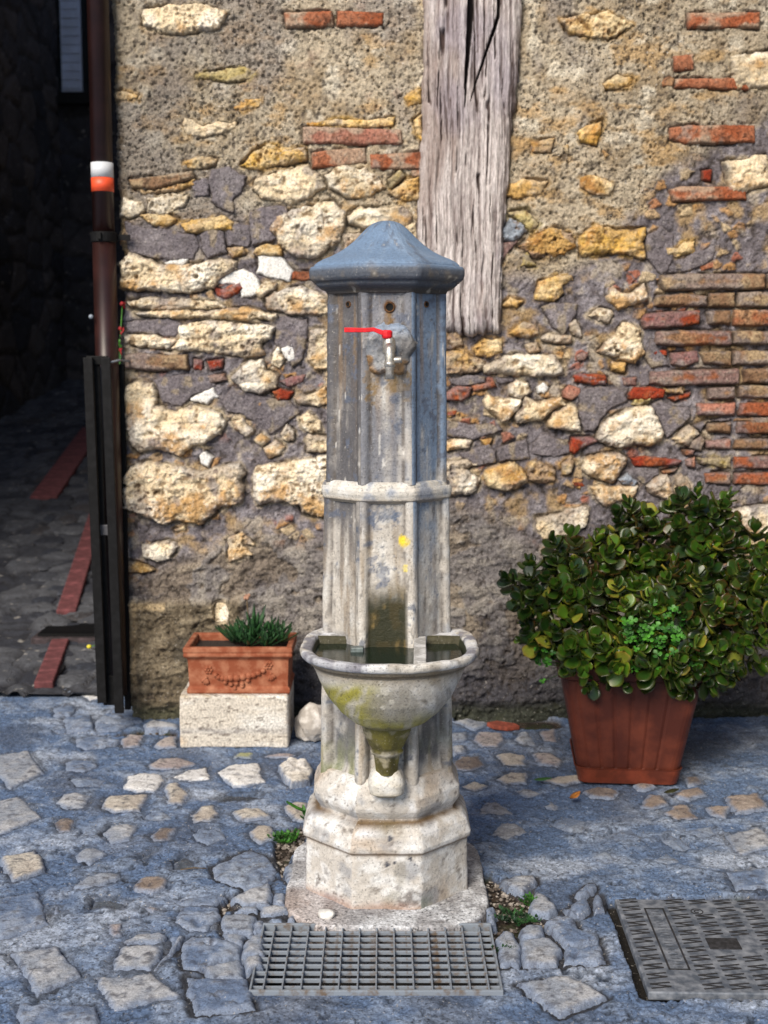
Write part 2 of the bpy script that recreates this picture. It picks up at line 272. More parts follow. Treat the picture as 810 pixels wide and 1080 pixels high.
STONES = [
 ('A','olive',.012,[(310,105),(400,82),(490,75),(530,92),(500,118),(430,130),(370,122)]),
 ('A','ochre',.012,[(2,172),(40,160),(95,180),(90,195),(10,192)]),
 ('A','ochre',.008,[(445,225),(470,200),(550,190),(540,215),(480,240)]),
 ('A','cream',.018,[(250,290),(260,260),(300,265),(330,290),(400,275),(455,280),(455,305),(400,320),(330,330),(270,325)]),
 ('Y','pink',.024,[(66,285),(240,288),(415,295),(420,345),(300,348),(68,342)]),
 ('Y','brick',.016,[(98,377),(180,365),(286,360),(290,410),(220,420),(100,430)]),
 ('Y','brick',.022,[(305,382),(495,374),(495,430),(370,436),(308,432)]),
 ('Y','yellow',.014,[(70,270),(200,255),(300,262),(390,250),(385,278),(250,285),(90,280)]),
 ('Y','brick',.008,[(452,440),(486,435),(486,458),(458,458)]),
 ('A','yellow',.026,[(470,440),(520,390),(580,360),(650,375),(715,385),(715,425),(640,430),(560,450),(500,458)]),
 ('A','ochre',.018,[(262,425),(330,405),(385,415),(375,440),(310,450),(270,445)]),
 ('A','old',.026,[(56,492),(150,480),(292,460),(302,485),(230,508),(150,527),(70,522)]),
 ('A','ochre',.014,[(80,526),(150,528),(230,509),(302,488),(300,510),(250,528),(110,550)]),
 ('A','grey',.014,[(350,500),(365,455),(430,445),(490,480),(480,540),(445,570),(452,618),(400,600),(365,570)]),
 ('A','cream',.034,[(510,530),(530,490),(580,470),(640,450),(720,440),(770,470),(785,520),(740,560),(650,582),(600,575),(540,560)]),
 ('A','grey',.012,[(290,500),(345,490),(355,550),(300,555)]),
 ('A','cream',.014,[(120,560),(200,545),(275,555),(262,590),(210,612),(180,622),(125,602)]),
 ('A','ochre',.016,[(105,625),(200,620),(240,640),(190,668),(140,662)]),
 ('A','yellow',.020,[(240,655),(310,640),(400,628),(447,650),(440,678),(380,672),(305,690),(270,682)]),
 ('A','cream',.014,[(40,560),(110,575),(118,610),(60,635),(25,625)]),
 ('A','grey',.016,[(507,610),(560,590),(640,590),(662,650),(655,690),(580,727),(515,735),(507,680)]),
 ('A','grey',.010,[(45,650),(110,672),(190,672),(300,695),(318,735),(300,790),(200,788),(150,780),(60,765)]),
 ('A','grey',.014,[(325,700),(370,662),(410,690),(420,760),(350,782),(330,750)]),
 ('A','grey',.012,[(417,690),(450,655),(503,662),(508,720),(498,742),(425,735)]),
 ('A','ochre',.018,[(420,746),(480,742),(490,765),(440,777)]),
 ('A','ochre',.022,[(516,765),(530,745),(570,728),(622,740),(622,772),(530,772)]),
 ('Y','cream',.040,[(-30,600),(60,570),(178,545),(213,590),(200,690),(130,745),(50,757),(-20,700),(-45,650)]),
 ('Y','cream',.030,[(145,460),(200,425),(290,430),(330,460),(360,500),(300,535),(220,535),(160,500)]),
 ('Y','cream',.034,[(215,600),(260,572),(330,572),(420,562),(462,600),(440,650),(380,630),(300,645),(230,632)]),
 ('Y','cream',.026,[(205,660),(300,655),(380,645),(400,700),(300,740),(215,725)]),
 ('Y','cream',.024,[(400,660),(470,620),(470,760),(430,720)]),
 ('Y','olive',.018,[(370,472),(410,440),(427,460),(380,502)]),
 ('Y','ochre',.024,[(370,520),(440,465),(480,460),(480,545),(420,552)]),
 ('Y','yellow',.020,[(460,262),(488,240),(492,335),(465,310)]),
 ('Y','yellow',.012,[(425,180),(470,150),(490,150),(488,200),(440,215)]),
 ('Y','ochre',.022,[(-70,375),(0,365),(75,350),(80,400),(10,420),(-60,418)]),
 ('B','cream',.042,[(20,200),(60,170),(130,180),(190,215),(300,207),(400,190),(457,195),(457,228),(400,257),(370,292),(300,312),(200,307),(100,302),(22,292)]),
 ('B','white',.010,[(185,202),(225,180),(280,185),(262,208),(200,215)]),
 ('B','white',.012,[(535,175),(620,180),(667,235),(655,272),(610,265),(535,237)]),
 ('B','white',.008,[(385,275),(440,235),(480,220),(530,250),(547,300),(510,330),(475,332),(450,283)]),
 ('B','red',.020,[(372,290),(400,302),(440,285),(470,275),(481,295),(462,315),(420,337),(385,325)]),
 ('B','brick',.018,[(664,235),(725,235),(742,262),(700,267),(664,260)]),
 ('B','cream',.018,[(45,345),(150,330),(300,335),(385,345),(420,368),(300,372),(150,375),(60,368)]),
 ('B','cream',.030,[(70,385),(180,378),(300,382),(420,374),(500,368),(602,397),(590,412),(400,408),(250,402),(90,402)]),
 ('B','cream',.030,[(570,372),(560,330),(620,302),(700,292),(800,332),(800,387),(700,392),(620,387)]),
 ('B','cream',.022,[(525,310),(560,270),(610,275),(600,300),(545,335)]),
 ('B','cream',.034,[(240,432),(330,418),(400,420),(500,430),(602,440),(580,482),(550,500),(562,542),(500,547),(400,537),(300,532),(205,522),(250,482)]),
 ('B','cream',.026,[(40,472),(150,468),(230,492),(200,522),(100,512),(42,502)]),
 ('B','grey',.014,[(45,420),(90,410),(200,407),(255,428),(230,478),(120,465),(50,460)]),
 ('B','old',.030,[(40,545),(100,538),(180,545),(272,545),(277,597),(150,602),(45,592)]),
 ('B','red',.014,[(298,560),(332,565),(327,602),(298,595)]), ('B','red',.016,[(345,567),(407,560),(402,590),(360,602)]),
 ('B','oldr',.016,[(350,622),(410,615),(422,637),(360,647)]),
 ('B','cream',.034,[(460,600),(500,560),(552,565),(565,600),(612,622),(602,662),(545,692),(490,682),(450,652),(428,627)]),
 ('B','white',.014,[(625,520),(665,488),(677,562),(650,572)]),
 ('B','cream',.034,[(725,450),(760,440),(805,450),(805,592),(750,592),(722,562)]),
 ('B','cream',.022,[(590,540),(612,518),(637,560),(617,592),(582,582)]),
 ('B','red',.016,[(620,642),(660,625),(712,618),(702,642),(650,662)]), ('B','red',.020,[(590,680),(620,670),(667,682),(650,707),(610,712)]),
 ('B','cream',.026,[(670,702),(740,687),(785,660),(800,722),(760,732),(690,722)]),
 ('B','grey',.014,[(600,440),(640,400),(720,410),(718,470),(700,560),(660,600),(640,540),(600,500)]),
 ('B','grey',.010,[(150,640),(240,615),(370,620),(380,660),(300,690),(250,730),(180,720)]),
 ('C','cream',.042,[(42,60),(90,40),(150,50),(172,90),(165,132),(230,152),(290,122),(350,140),(402,160),(417,192),(400,242),(330,272),(290,292),(250,327),(180,292),(140,292),(90,312),(68,280),(42,190),(36,120)]),
 ('C','white',.018,[(290,110),(335,80),(370,65),(387,100),(350,125)]),
 ('C','grey',.010,[(400,120),(440,60),(560,100),(660,120),(690,160),(640,200),(590,240),(530,200),(480,165),(420,160)]),
 ('C','cream',.024,[(438,190),(480,178),(522,230),(500,252),(450,222)]), ('C','cream',.020,[(520,260),(550,235),(577,260),(550,287)]),
 ('C','cream',.022,[(558,290),(600,262),(637,285),(620,312),(575,327)]), ('C','cream',.022,[(618,240),(645,203),(672,230),(667,262),(630,267)]),
 ('C','cream',.032,[(688,180),(720,153),(772,190),(775,227),(740,237),(700,217)]), ('C','cream',.028,[(712,267),(725,240),(800,250),(800,307),(718,302)]),
 ('C','ochre',.008,[(530,125),(560,115),(585,140),(555,150)]),
 ('C','white',.016,[(313,320),(340,300),(370,325),(352,360),(325,352)]),
 ('C','cream',.050,[(34,400),(60,353),(140,338),(240,360),(330,377),(400,355),(470,353),(492,385),(478,410),(497,430),(475,492),(400,512),(365,542),(320,572),(240,562),(180,567),(130,542),(40,512)]),
 ('C','cream',.045,[(530,360),(600,348),(700,333),(810,323),(810,542),(740,542),(700,532),(690,500),(640,490),(580,490),(540,502),(516,470),(520,400)]),
 ('C','cream',.022,[(108,650),(180,640),(200,633),(242,655),(210,702),(160,712),(108,690)]),
 ('C','cream',.014,[(418,620),(480,603),(524,650),(485,652),(520,687),(470,702),(430,712),(423,660)]),
 ('C','ochre',.018,[(50,710),(100,720),(152,745),(100,752),(50,747)]), ('C','ochre',.008,[(225,592),(262,580),(267,595),(230,602)]),
 ('X','cream',.012,[(370,320),(385,305),(420,305),(432,340),(425,375),(375,380)]),
 ('D','yellow',.020,[(470,160),(490,80),(560,50),(640,50),(650,70),(590,90),(602,130),(560,167)]),
 ('D','ochre',.018,[(318,190),(350,150),(412,170),(380,202)]), ('D','ochre',.026,[(375,290),(420,268),(492,295),(482,332),(400,342),(345,322)]),
 ('D','cream',.026,[(490,345),(530,323),(642,335),(642,367),(590,372),(500,360)]), ('D','cream',.022,[(628,280),(660,263),(692,320),(692,352),(650,327)]),
 ('D','cream',.040,[(225,480),(310,430),(400,420),(500,430),(562,430),(612,490),(612,522),(500,527),(360,517),(235,507)]),
 ('D','ochre',.032,[(40,410),(130,405),(170,430),(240,450),(228,490),(150,512),(40,517)]),
 ('D','ochre',.020,[(70,300),(110,300),(130,380),(80,395),(50,350)]), ('D','ochre',.020,[(180,390),(230,345),(310,350),(310,410),(240,440),(190,425)]),
 ('D','red',.024,[(40,610),(100,570),(167,580),(157,620),(120,642),(40,637)]), ('D','brick',.022,[(168,572),(275,550),(287,575),(180,597)]),
 ('D','cream',.036,[(343,570),(380,538),(432,560),(452,600),(400,634),(343,610)]),
 ('D','cream',.042,[(218,640),(240,600),(290,630),(397,640),(397,667),(350,722),(310,744),(260,710),(233,690)]),
 ('D','cream',.042,[(358,722),(430,620),(500,650),(590,625),(612,660),(540,697),(480,742),(380,747)]),
 ('D','cream',.042,[(528,740),(560,695),(630,653),(672,680),(692,792),(610,782),(528,765)]),
 ('D','pink',.022,[(600,600),(630,566),(682,585),(677,612),(640,637),(603,625)]), ('D','white',.016,[(478,580),(505,558),(530,578),(510,607),(485,602)]),
 ('D','oldr',.022,[(663,427),(690,408),(722,425),(702,452),(670,452)]), ('D','red',.022,[(648,530),(680,513),(800,518),(812,557),(740,567),(700,547)]),
 ('D','ochre',.024,[(413,375),(480,363),(492,405),(440,417)]),
 ('D','grey',.016,[(500,200),(560,175),(672,185),(667,230),(620,312),(600,332),(550,290),(520,230)]),
 ('D','grey',.014,[(60,540),(150,522),(230,530),(230,555),(160,572),(70,565)]), ('D','grey',.014,[(285,535),(360,528),(380,545),(330,565),(290,560)]),
 ('E','cream',.026,[(93,320),(150,278),(227,290),(242,312),(210,362),(140,342)]),
 ('E','cream',.034,[(198,230),(230,178),(330,200),(402,143),(427,235),(330,262),(260,292),(230,260)]),
 ('E','cream',.040,[(153,510),(210,450),(250,410),(290,363),(340,363),(382,400),(377,460),(397,520),(350,572),(300,562),(220,532)]),
 ('E','ochre',.030,[(218,562),(302,570),(297,622),(230,612)]), ('E','red',.022,[(23,640),(60,623),(202,650),(192,687),(120,682),(30,672)]),
 ('E','brick',.018,[(283,650),(362,645),(357,692),(290,692)]),
 ('E','old',.040,[(485,105),(600,98),(860,98),(1040,100),(1040,178),(700,180),(510,184),(482,150)]),
 ('E','old',.038,[(470,212),(600,200),(732,215),(734,267),(600,267),(453,267)]),
 ('E','red',.036,[(383,345),(400,313),(550,298),(692,293),(692,362),(560,377),(400,387)]),
 ('E','oldr',.038,[(463,405),(600,398),(860,405),(860,472),(600,480),(458,472)]),
 ('E','red',.014,[(443,510),(520,503),(522,532),(450,532)]), ('E','red',.026,[(543,520),(682,508),(687,562),(600,592),(545,577)]),
 ('E','old',.026,[(695,515),(860,510),(860,582),(720,572)]), ('E','oldr',.038,[(433,620),(600,613),(900,605),(900,680),(500,692),(428,680)]),
 ('E','red',.030,[(318,740),(340,703),(430,698),(512,713),(502,752),(400,767),(320,762)]), ('E','ochre',.022,[(498,700),(602,698),(602,732),(510,732)]),
 ('E','old',.034,[(745,200),(880,195),(880,272),(745,270)]), ('E','old',.034,[(738,300),(860,293),(860,367),(745,362)]),
 ('E','old',.034,[(743,705),(880,698),(880,757),(745,762)]), ('E','red',.010,[(533,757),(650,728),(642,752),(560,777)]),
 ('E','grey',.016,[(400,540),(440,450),(520,540),(540,590),(440,590)]), ('E','grey',.014,[(380,620),(425,610),(425,690),(380,690)]),
 ('E','brick',.010,[(700,50),(770,30),(770,60),(705,80)]),
 ('G','pink',.036,[(678,130),(880,128),(880,192),(685,192)]), ('G','old',.034,[(733,240),(860,228),(860,288),(735,277)]),
 ('G','cream',.052,[(153,280),(200,218),(260,183),(350,148),(440,138),(472,210),(502,280),(502,322),(420,352),(280,362),(200,347),(153,322)]),
 ('G','grey',.020,[(440,130),(490,108),(560,140),(642,150),(642,202),(600,252),(520,312),(505,285),(475,210)]),
 ('G','grey',.020,[(50,80),(100,48),(200,38),(292,60),(312,112),(230,152),(160,212),(130,282),(80,282),(60,222),(50,140)]),
 ('G','cream',.036,[(538,320),(600,263),(642,238),(692,290),(650,332),(640,362),(580,342)]),
 ('G','red',.024,[(15,310),(110,308),(152,330),(100,352),(60,372),(30,402),(2,382)]),
 ('G','cream',.044,[(58,480),(80,418),(180,398),(250,383),(307,420),(282,480),(240,552),(160,532),(90,512)]),
 ('G','red',.028,[(328,420),(400,408),(480,418),(602,433),(582,457),(450,462),(350,462)]), ('G','oldr',.018,[(498,492),(582,473),(560,497),(510,502)]),
 ('G','cream',.034,[(113,575),(160,558),(260,570),(362,570),(342,632),(280,642),(200,682),(150,642)]),
 ('G','blue',.028,[(263,532),(310,503),(357,545),(345,567),(280,562)]),
 ('G','cream',.036,[(418,570),(460,518),(520,508),(547,560),(567,610),(550,662),(490,622),(430,602)]), ('G','cream',.030,[(568,530),(600,503),(642,560),(642,582),(600,602),(575,562)]),
 ('G','olive',.026,[(688,420),(860,415),(860,472),(700,452)]), ('G','pink',.026,[(723,330),(860,318),(860,372),(735,367)]), ('G','oldr',.022,[(608,380),(672,373),(662,402),(620,407)]),
 ('G','pink',.024,[(618,430),(672,418),(672,472),(625,467)]), ('G','olive',.020,[(348,100),(432,103),(380,142),(338,132)]),
 ('G','grey',.018,[(665,250),(740,215),(860,205),(860,222),(735,232),(700,278)]), ('G','old',.026,[(650,330),(700,300),(720,325),(700,380),(640,365)]),
 ('G','grey',.016,[(340,470),(480,470),(480,510),(440,530),(400,560),(360,530)]), ('G','oldr',.020,[(720,500),(860,500),(860,560),(730,550)]),
 ('F','cream',.036,[(40,390),(150,378),(192,405),(140,427),(207,470),(202,512),(150,547),(40,557)]), ('F','cream',.026,[(45,300),(90,283),(167,290),(152,322),(45,340)]),
 ('F','ochre',.042,[(230,430),(290,403),(370,393),(422,430),(432,480),(380,512),(330,527),(250,502),(233,470)]),
 ('F','ochre',.036,[(438,400),(490,388),(562,430),(562,482),(490,492),(438,480)]), ('F','ochre',.032,[(588,400),(640,358),(657,390),(642,442),(600,452)]),
 ('F','cream',.022,[(468,655),(560,640),(640,613),(707,600),(720,620),(712,692),(640,742),(560,747),(510,762),(473,710)]),
 ('F','pink',.018,[(313,255),(350,253),(372,275),(320,300)]), ('F','ochre',.014,[(208,285),(267,280),(247,327)]), ('F','red',.010,[(650,490),(690,485),(702,505),(660,512)]),
 ('F','red',.010,[(50,155),(95,150),(90,172),(50,175)]),
 ('F','grey',.014,[(108,350),(250,308),(282,340),(285,400),(210,412),(140,382)]), ('F','grey',.016,[(455,300),(500,258),(622,290),(632,350),(520,372),(455,352)]),
 ('F','grey',.014,[(285,332),(430,280),(440,375),(300,392)]), ('F','grey',.014,[(50,200),(160,215),(270,215),(330,240),(200,280),(170,285),(50,270)]),
 ('H','ochre',.020,[(48,90),(60,48),(110,28),(192,40),(172,82),(90,102)]), ('H','ochre',.020,[(308,25),(350,13),(432,50),(412,92),(340,82),(308,60)]),
 ('H','blue',.026,[(32,215),(60,168),(102,190),(117,215),(75,252),(35,250)]), ('H','pink',.016,[(24,257),(87,250),(28,325)]),
 ('H','olive',.022,[(43,150),(120,138),(167,190),(130,222),(105,192),(60,162)]), ('H','ochre',.030,[(88,270),(130,233),(210,203),(282,220),(297,272),(240,302),(150,312)]),
 ('H','olive',.020,[(98,342),(120,288),(152,337)]), ('H','yellow',.032,[(303,230),(360,198),(440,213),(537,208),(537,312),(440,297),(313,307)]),
 ('H','yellow',.014,[(608,270),(650,280),(680,253),(717,250),(712,292),(650,312),(620,302)]), ('H','brick',.024,[(628,70),(670,58),(900,58),(900,105),(640,107)]),
 ('H','red',.010,[(748,0),(777,-2),(777,37),(750,30)]), ('H','grey',.014,[(538,240),(600,200),(645,230),(640,320),(600,372),(545,315)]),
 ('H','grey',.014,[(650,320),(715,295),(790,262),(785,315),(700,362),(650,355)]),
 ('Z','brick',.016,[(653,30),(720,23),(722,77),(660,77)]), ('Z','brick',.018,[(660,105),(900,102),(900,142),(660,132)]), ('Z','oldr',.010,[(613,112),(640,93),(657,105),(650,127),(615,127)]),
 ('Z','brick',.024,[(643,267),(700,258),(920,258),(920,312),(690,320),(643,302)]), ('Z','ochre',.010,[(420,120),(470,93),(530,100),(510,132),(430,140)]),
 ('Z','yellow',.016,[(338,282),(370,258),(422,240),(402,322),(350,312)]), ('Z','ochre',.014,[(288,325),(312,318),(307,352)]), ('Z','ochre',.012,[(423,340),(447,355),(430,362)]),
 ('O','ochre',.014,[(560,150),(585,146),(580,160),(562,160)]),
 # carried on beyond the picture's border, in the same manner
 ('O','cream',.026,[(150,10),(205,4),(240,14),(232,32),(180,36),(152,28)]), ('O','brick',.022,[(300,14),(350,12),(352,28),(302,30)]), ('O','brick',.022,[(356,12),(405,14),(404,28),(356,28)]),
 ('O','ochre',.020,[(590,20),(640,12),(668,26),(640,42),(600,38)]), ('O','brick',.022,[(725,14),(800,14),(800,30),(726,30)]), ('O','cream',.030,[(770,60),(812,54),(820,92),(776,96)]),
 ('O','cream',.030,[(762,170),(808,164),(816,198),(770,204)]), ('O','old',.026,[(790,440),(850,438),(850,456),(790,456)]), ('O','cream',.036,[(765,540),(815,530),(825,575),(775,580)]),
 ('O','cream',.036,[(778,600),(840,596),(842,640),(780,644)]), ('O','ochre',.030,[(60,0),(60,0),(60,0)]),
]
stones = []
for t, k, h, pts in STONES:
    pp = tp(t, pts)
    if len(set(pp)) < 3: continue
    if t in 'EG' and max(u for u, v in pts) >= 858:           # the course goes on past the picture's edge: next brick along
        e_ = max(p_[0] for p_ in pp); v_ = [p_[1] for p_ in pp if p_[0] > e_ - 3]; r_ = random.uniform(34, 62); o_ = random.uniform(3, 7)
        y0_, y1_ = min(v_) + random.uniform(-1, 1), max(v_) + random.uniform(-1, 1)
        q_ = [(e_ + o_, y0_), (e_ + o_ + r_ * .5, y0_ - .8), (e_ + o_ + r_, y0_ + .5), (e_ + o_ + r_ + 1, y1_), (e_ + o_ + r_ * .4, y1_ + .7), (e_ + o_ - .5, y1_)]
        stones.append((random.choice(['old', 'oldr', 'brick', 'old']), h, [(U(a_, b_, WY).x, U(a_, b_, WY).z) for a_, b_ in q_], q_))
    poly = []
    for px, py in pp:
        q = U(px, py, WY); poly.append((q.x, q.z))
    stones.append((k, h, poly, pp))

_r = random.Random(77)          # the same masonry carried on behind the fountain and past the right edge
for (cx_, cy_, w_, h_, k) in ([(372,330,40,24,'cream'),(425,345,46,26,'ochre'),(388,372,50,20,'cream'),(440,392,34,18,'red'),(375,400,40,22,'cream'),(420,425,48,30,'cream'),(372,452,36,28,'ochre'),(448,456,26,18,'brick'),(402,470,30,18,'grey'),
      (384,510,50,34,'cream'),(436,502,44,30,'cream'),(372,560,30,20,'ochre'),(430,548,36,18,'cream')] + [(_r.uniform(830, 900), y_, _r.uniform(36, 60), _r.uniform(20, 34), _r.choice(['cream', 'cream', 'ochre', 'brick', 'oldr'])) for y_ in range(60, 640, 44)]
      + [(_r.uniform(845, 905), y_, _r.uniform(30, 50), _r.uniform(14, 24), _r.choice(['brick', 'cream', 'grey', 'ochre'])) for y_ in range(40, 620, 70)]):
    pp = [(cx_ + w_ / 2 * math.cos(a_) * _r.uniform(.85, 1.15), cy_ + h_ / 2 * math.copysign(abs(math.sin(a_)) ** .6, math.sin(a_)) * _r.uniform(.85, 1.15)) for a_ in [2 * math.pi * q_ / 9 for q_ in range(9)]]
    if any(abs((pp[0][0] + pp[4][0]) / 2 - (s_0[3][0][0] + s_0[3][len(s_0[3]) // 2][0]) / 2) < 45 and abs(cy_ - sum(p_[1] for p_ in s_0[3]) / len(s_0[3])) < h_ * .6 + 8 for s_0 in stones if cx_ > 500): continue
    stones.append((k, .026, [(U(a_, b_, WY).x, U(a_, b_, WY).z) for a_, b_ in pp], pp))
TIMBER = tp('O', [(447,-60),(447,55),(446,120),(443,200),(440,245),(445,290),(462,330),(470,347),(482,352),(500,353),(527,350),(528,300),(531,240),(536,170),(543,110),(547,55),(553,-60)])
timber_poly = [(U(a, b, WY).x, U(a, b, WY).z) for a, b in TIMBER]

wall = empty('stone_wall', (0, WY, 0), label='old rubble wall of cream tufa, orange bricks and grey mortar behind the fountain', cat='wall')
def local(o, root):                        # meshes are made in place; keep them there under a moved root
    o.matrix_parent_inverse = Matrix.Translation(root.location).inverted(); return o

cornerx = lambda z: np.interp(z, [-.1, .1, .75, 1.55, 2.2, 2.6], [U(137,740,WY).x, U(137,740,WY).x, U(134,600,WY).x, U(128,260,WY).x, U(121,60,WY).x, U(119,0,WY).x])
# ---- mortar body (fine sheet around the corner)
st_ = .0034
s_ = np.concatenate([np.arange(-.9, -.06, .012), np.arange(-.06, 2.55, st_)])
z_ = np.arange(-.06, 2.62, st_)
S_, Z_ = np.meshgrid(s_, z_)
CX = cornerx(Z_) + fbm(Z_, Z_ * 0, 6, 4, 5) * .012
rc = .025                                  # rounded arris
ang = np.clip(-(S_ - rc) / rc, 0, math.pi / 2)          # 0 on the front face
X_ = np.where(S_ > rc, CX + S_, CX + rc - rc * np.sin(ang)); Y_ = np.where(S_ > rc, WY, WY + rc - rc * np.cos(ang))
back = S_ < rc - rc * math.pi / 2
Y_ = np.where(back, WY + rc + (rc - rc * math.pi / 2 - S_), Y_); X_ = np.where(back, CX, X_)
NX, NY = -np.sin(ang), -np.cos(ang)
XX = np.where(S_ > 0, X_, CX + S_)         # unrolled coordinate for the noises
PX, PY = proj(XX, WY, Z_)
wb = fbm(XX, Z_, 5, 4, 11) * 22
bound = np.where(PX < 340, 232, np.interp(PX, [340, 450, 530, 620, 700, 760, 820], [232, 250, 300, 268, 185, 150, 120]))
up = 1 - sm(-14, 14, PY - bound + wb)
low = sm(-12, 25, PY - np.interp(PX, [130, 250, 340, 480, 560, 650], [610, 560, 560, 535, 565, 620]) + wb)
blk = sm(-6, 6, np.minimum(np.minimum(PX - 133, 256 - PX + wb * .4), PY - 634 + wb * .1))    # big plastered block, low left
n1 = fbm(XX, Z_, 9, 5, 3); n2 = fbm(XX, Z_, 30, 4, 4); n3 = fbm(XX, Z_, 90, 3, 6); rg = ridge(XX, Z_, 24, 4, 8)
f1, f2, fid = wor(XX, Z_, 75, 2)
g1, g2, gid = wor(XX + n2 * .01, Z_, 11, 31)
h = n1 * .007 + n2 * .0085 + n3 * .0042
h += up * (.004 + (fid > .6) * sm(.45, .15, f1) * .004 - (fid < .20) * sm(.5, .2, f1) * .009 - n3 * .0018 - n2 * .003)
mid = (1 - up) * (1 - low)
h -= mid * (sm(.10, .0, g2 - g1) * .005 * sm(-.1, .2, n1 + .1))     # cracked render in the middle zone
r1, r2, rid = wor(XX * .8 + n2 * .012, Z_ + n3 * .004 + n2 * .008, 34, 91); rmask = sm(-.05, .25, fbm(XX, Z_, 6, 4, 92)) * np.clip(mid + up * .15, 0, 1)
rub = (rid > .62) * sm(.02, .20, r2 - r1) * rmask; h += rub * (.007 + n3 * .002)       # rubble fragments in the joints
lam = fbm(XX * .8 + Z_ * .9, Z_ * 3 - XX * .7, 9, 5, 14)
flk = sm(-.02, .03, fbm(XX, Z_, 5.5, 5, 93, .6)) * low
h += flk * (.007 - n2 * .005 - n3 * .003)
h += low * (lam * .012 + (rg - .6) * .012 + n3 * .003 + ridge(XX, Z_, 60, 3, 15) * .004 * (1 - blk * .5))
h += blk * (.016 + .004 * n2) - sm(.02, 0, np.abs(PY - 712 + wb * .7) / 300) * 0
# ledge shadows near foot right of fountain
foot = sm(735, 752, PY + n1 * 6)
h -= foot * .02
# colour
cp = mixc(mixc(np.full(XX.shape + (3,), 1.) * (.47, .40, .30), (.36, .28, .185), sm(-.1, .5, n1)), (.66, .60, .49), sm(.1, .6, fbm(XX, Z_, 14, 4, 23))); cp = mixc(cp, (.48, .30, .12), sm(.12, .45, fbm(XX, Z_ * 1.8, 10, 5, 24)) * .65); cp = mixc(cp, (.17, .14, .11), sm(.28, .5, fbm(XX, Z_, 45, 4, 25)) * .6)
dk = np.interp(PX, [120, 200, 330, 480, 620, 760], [.72, .8, 1.05, 1.05, 1.0, .85])  # uneven light put into the plaster colour: bright middle, dim sides
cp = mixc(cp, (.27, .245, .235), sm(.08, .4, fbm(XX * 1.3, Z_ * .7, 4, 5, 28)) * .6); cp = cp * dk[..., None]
cm = mixc(mixc(np.full(XX.shape + (3,), 1.) * (.165, .148, .165), (.27, .25, .275), sm(-.1, .4, n2 + n1 * .5)), (.085, .07, .07), sm(.2, .7, fbm(XX, Z_, 20, 4, 41)))
cm = mixc(cm, (.40, .27, .12), sm(.12, .45, fbm(XX, Z_, 12, 5, 51)) * .75); cm = mixc(cm, (.50, .43, .33), sm(.2, .5, fbm(XX, Z_, 17, 5, 52)) * .6)
cl = mixc(mixc(np.full(XX.shape + (3,), 1.) * (.20, .165, .135), (.30, .25, .195), sm(-.1, .5, lam + n2 * .5)), (.09, .08, .085), sm(.0, .5, fbm(XX, Z_, 8, 4, 61) + n3 * .3))
dd = sm(0, 1, (PY - 640) / 80 - .15 + n1 * .5) * np.where(PX < 262, .2, 1) # darker towards the foot of the wall, weaker at the left
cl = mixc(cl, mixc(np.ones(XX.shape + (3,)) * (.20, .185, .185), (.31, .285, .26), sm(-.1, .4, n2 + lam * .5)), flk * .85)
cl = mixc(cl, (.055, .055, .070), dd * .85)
cl = mixc(cl, mixc(mixc(np.full(XX.shape + (3,), 1.) * (.155, .125, .085), (.24, .20, .14), sm(0, .5, n2)), (.075, .065, .05), sm(0, .6, fbm(XX, Z_, 9, 4, 71))), blk)
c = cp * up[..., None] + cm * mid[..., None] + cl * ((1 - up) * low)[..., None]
c = mixc(c, mixc(mixc(np.ones(XX.shape + (3,)) * (.55, .43, .27), (.45, .24, .08), sm(.7, .8, rid)), (.36, .12, .07), sm(.92, .94, rid)), rub * .85)
c = mixc(c, (.045, .035, .03), np.clip(sm(.30, .6, -n3 - n2 * .5) * .8, 0, 1))
lip = blk * (sm(9, 2, np.abs(PX - 138 + wb * .1)) + sm(6, 1, np.abs(PY - 639 + wb * .12)) * (PX < 175)) * sm(740, 700, PY)
c = mixc(c, (.52, .40, .24), np.clip(lip, 0, 1) * .85)
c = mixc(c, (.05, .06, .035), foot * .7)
edge = sm(.03, 0, S_) * sm(.3, -.3, n2); c = mixc(c, (.36, .25, .13), edge * .6 * (1 - blk))
spk = np.clip(up * sm(-.45, .35, fbm(XX, Z_, 7, 4, 27)) + mid * .30 + low * .45, 0, 1)
# seats of the stones: the mortar drops beneath them, with an open joint here and there
jx0 = 0
for i, (k, hh, poly, pp) in enumerate(stones + [('t', .05, timber_poly, TIMBER)]):
    xs = [p[0] for p in poly]; zs = [p[1] for p in poly]
    m = 0.03
    j0, j1 = np.searchsorted(z_, [min(zs) - m, max(zs) + m])
    cx0 = float(cornerx(np.mean(zs)))
    i0, i1 = np.searchsorted(s_, [min(xs) - m - cx0 - .02, max(xs) + m - cx0 + .02])
    if i1 <= i0 or j1 <= j0: continue
    sl = (slice(j0, j1), slice(i0, i1))
    d = sdf(poly, XX[sl], Z_[sl]) + n2[sl] * .004
    crk = np.exp(-(np.clip(d + .003, -9, 0) / .005) ** 2) * sm(-.05, .30, fbm(XX[sl], Z_[sl], 16, 3, 100 + i)) * (.013 if k != 'grey' else .008)
    ins = sm(.000, .010, d)
    h[sl] = h[sl] * (1 - ins) - ins * .014 - crk * (1 - ins)
    if k in ('cream', 'ochre', 'yellow', 'olive'): c[sl] = mixc(c[sl], np.array(KC[k][0]) * .72, sm(-.016, -.001, d + n3[sl] * .006) * sm(-.3, .25, n2[sl]) * .8)
    if k == 'grey': c[sl] = mixc(c[sl], (.14, .125, .14), sm(-.012, 0, d) * .5)
    else: c[sl] = mixc(c[sl], (.10, .075, .06), crk / .013 * .6)
P = np.stack([X_ + NX * h, Y_ + NY * h, Z_], -1)
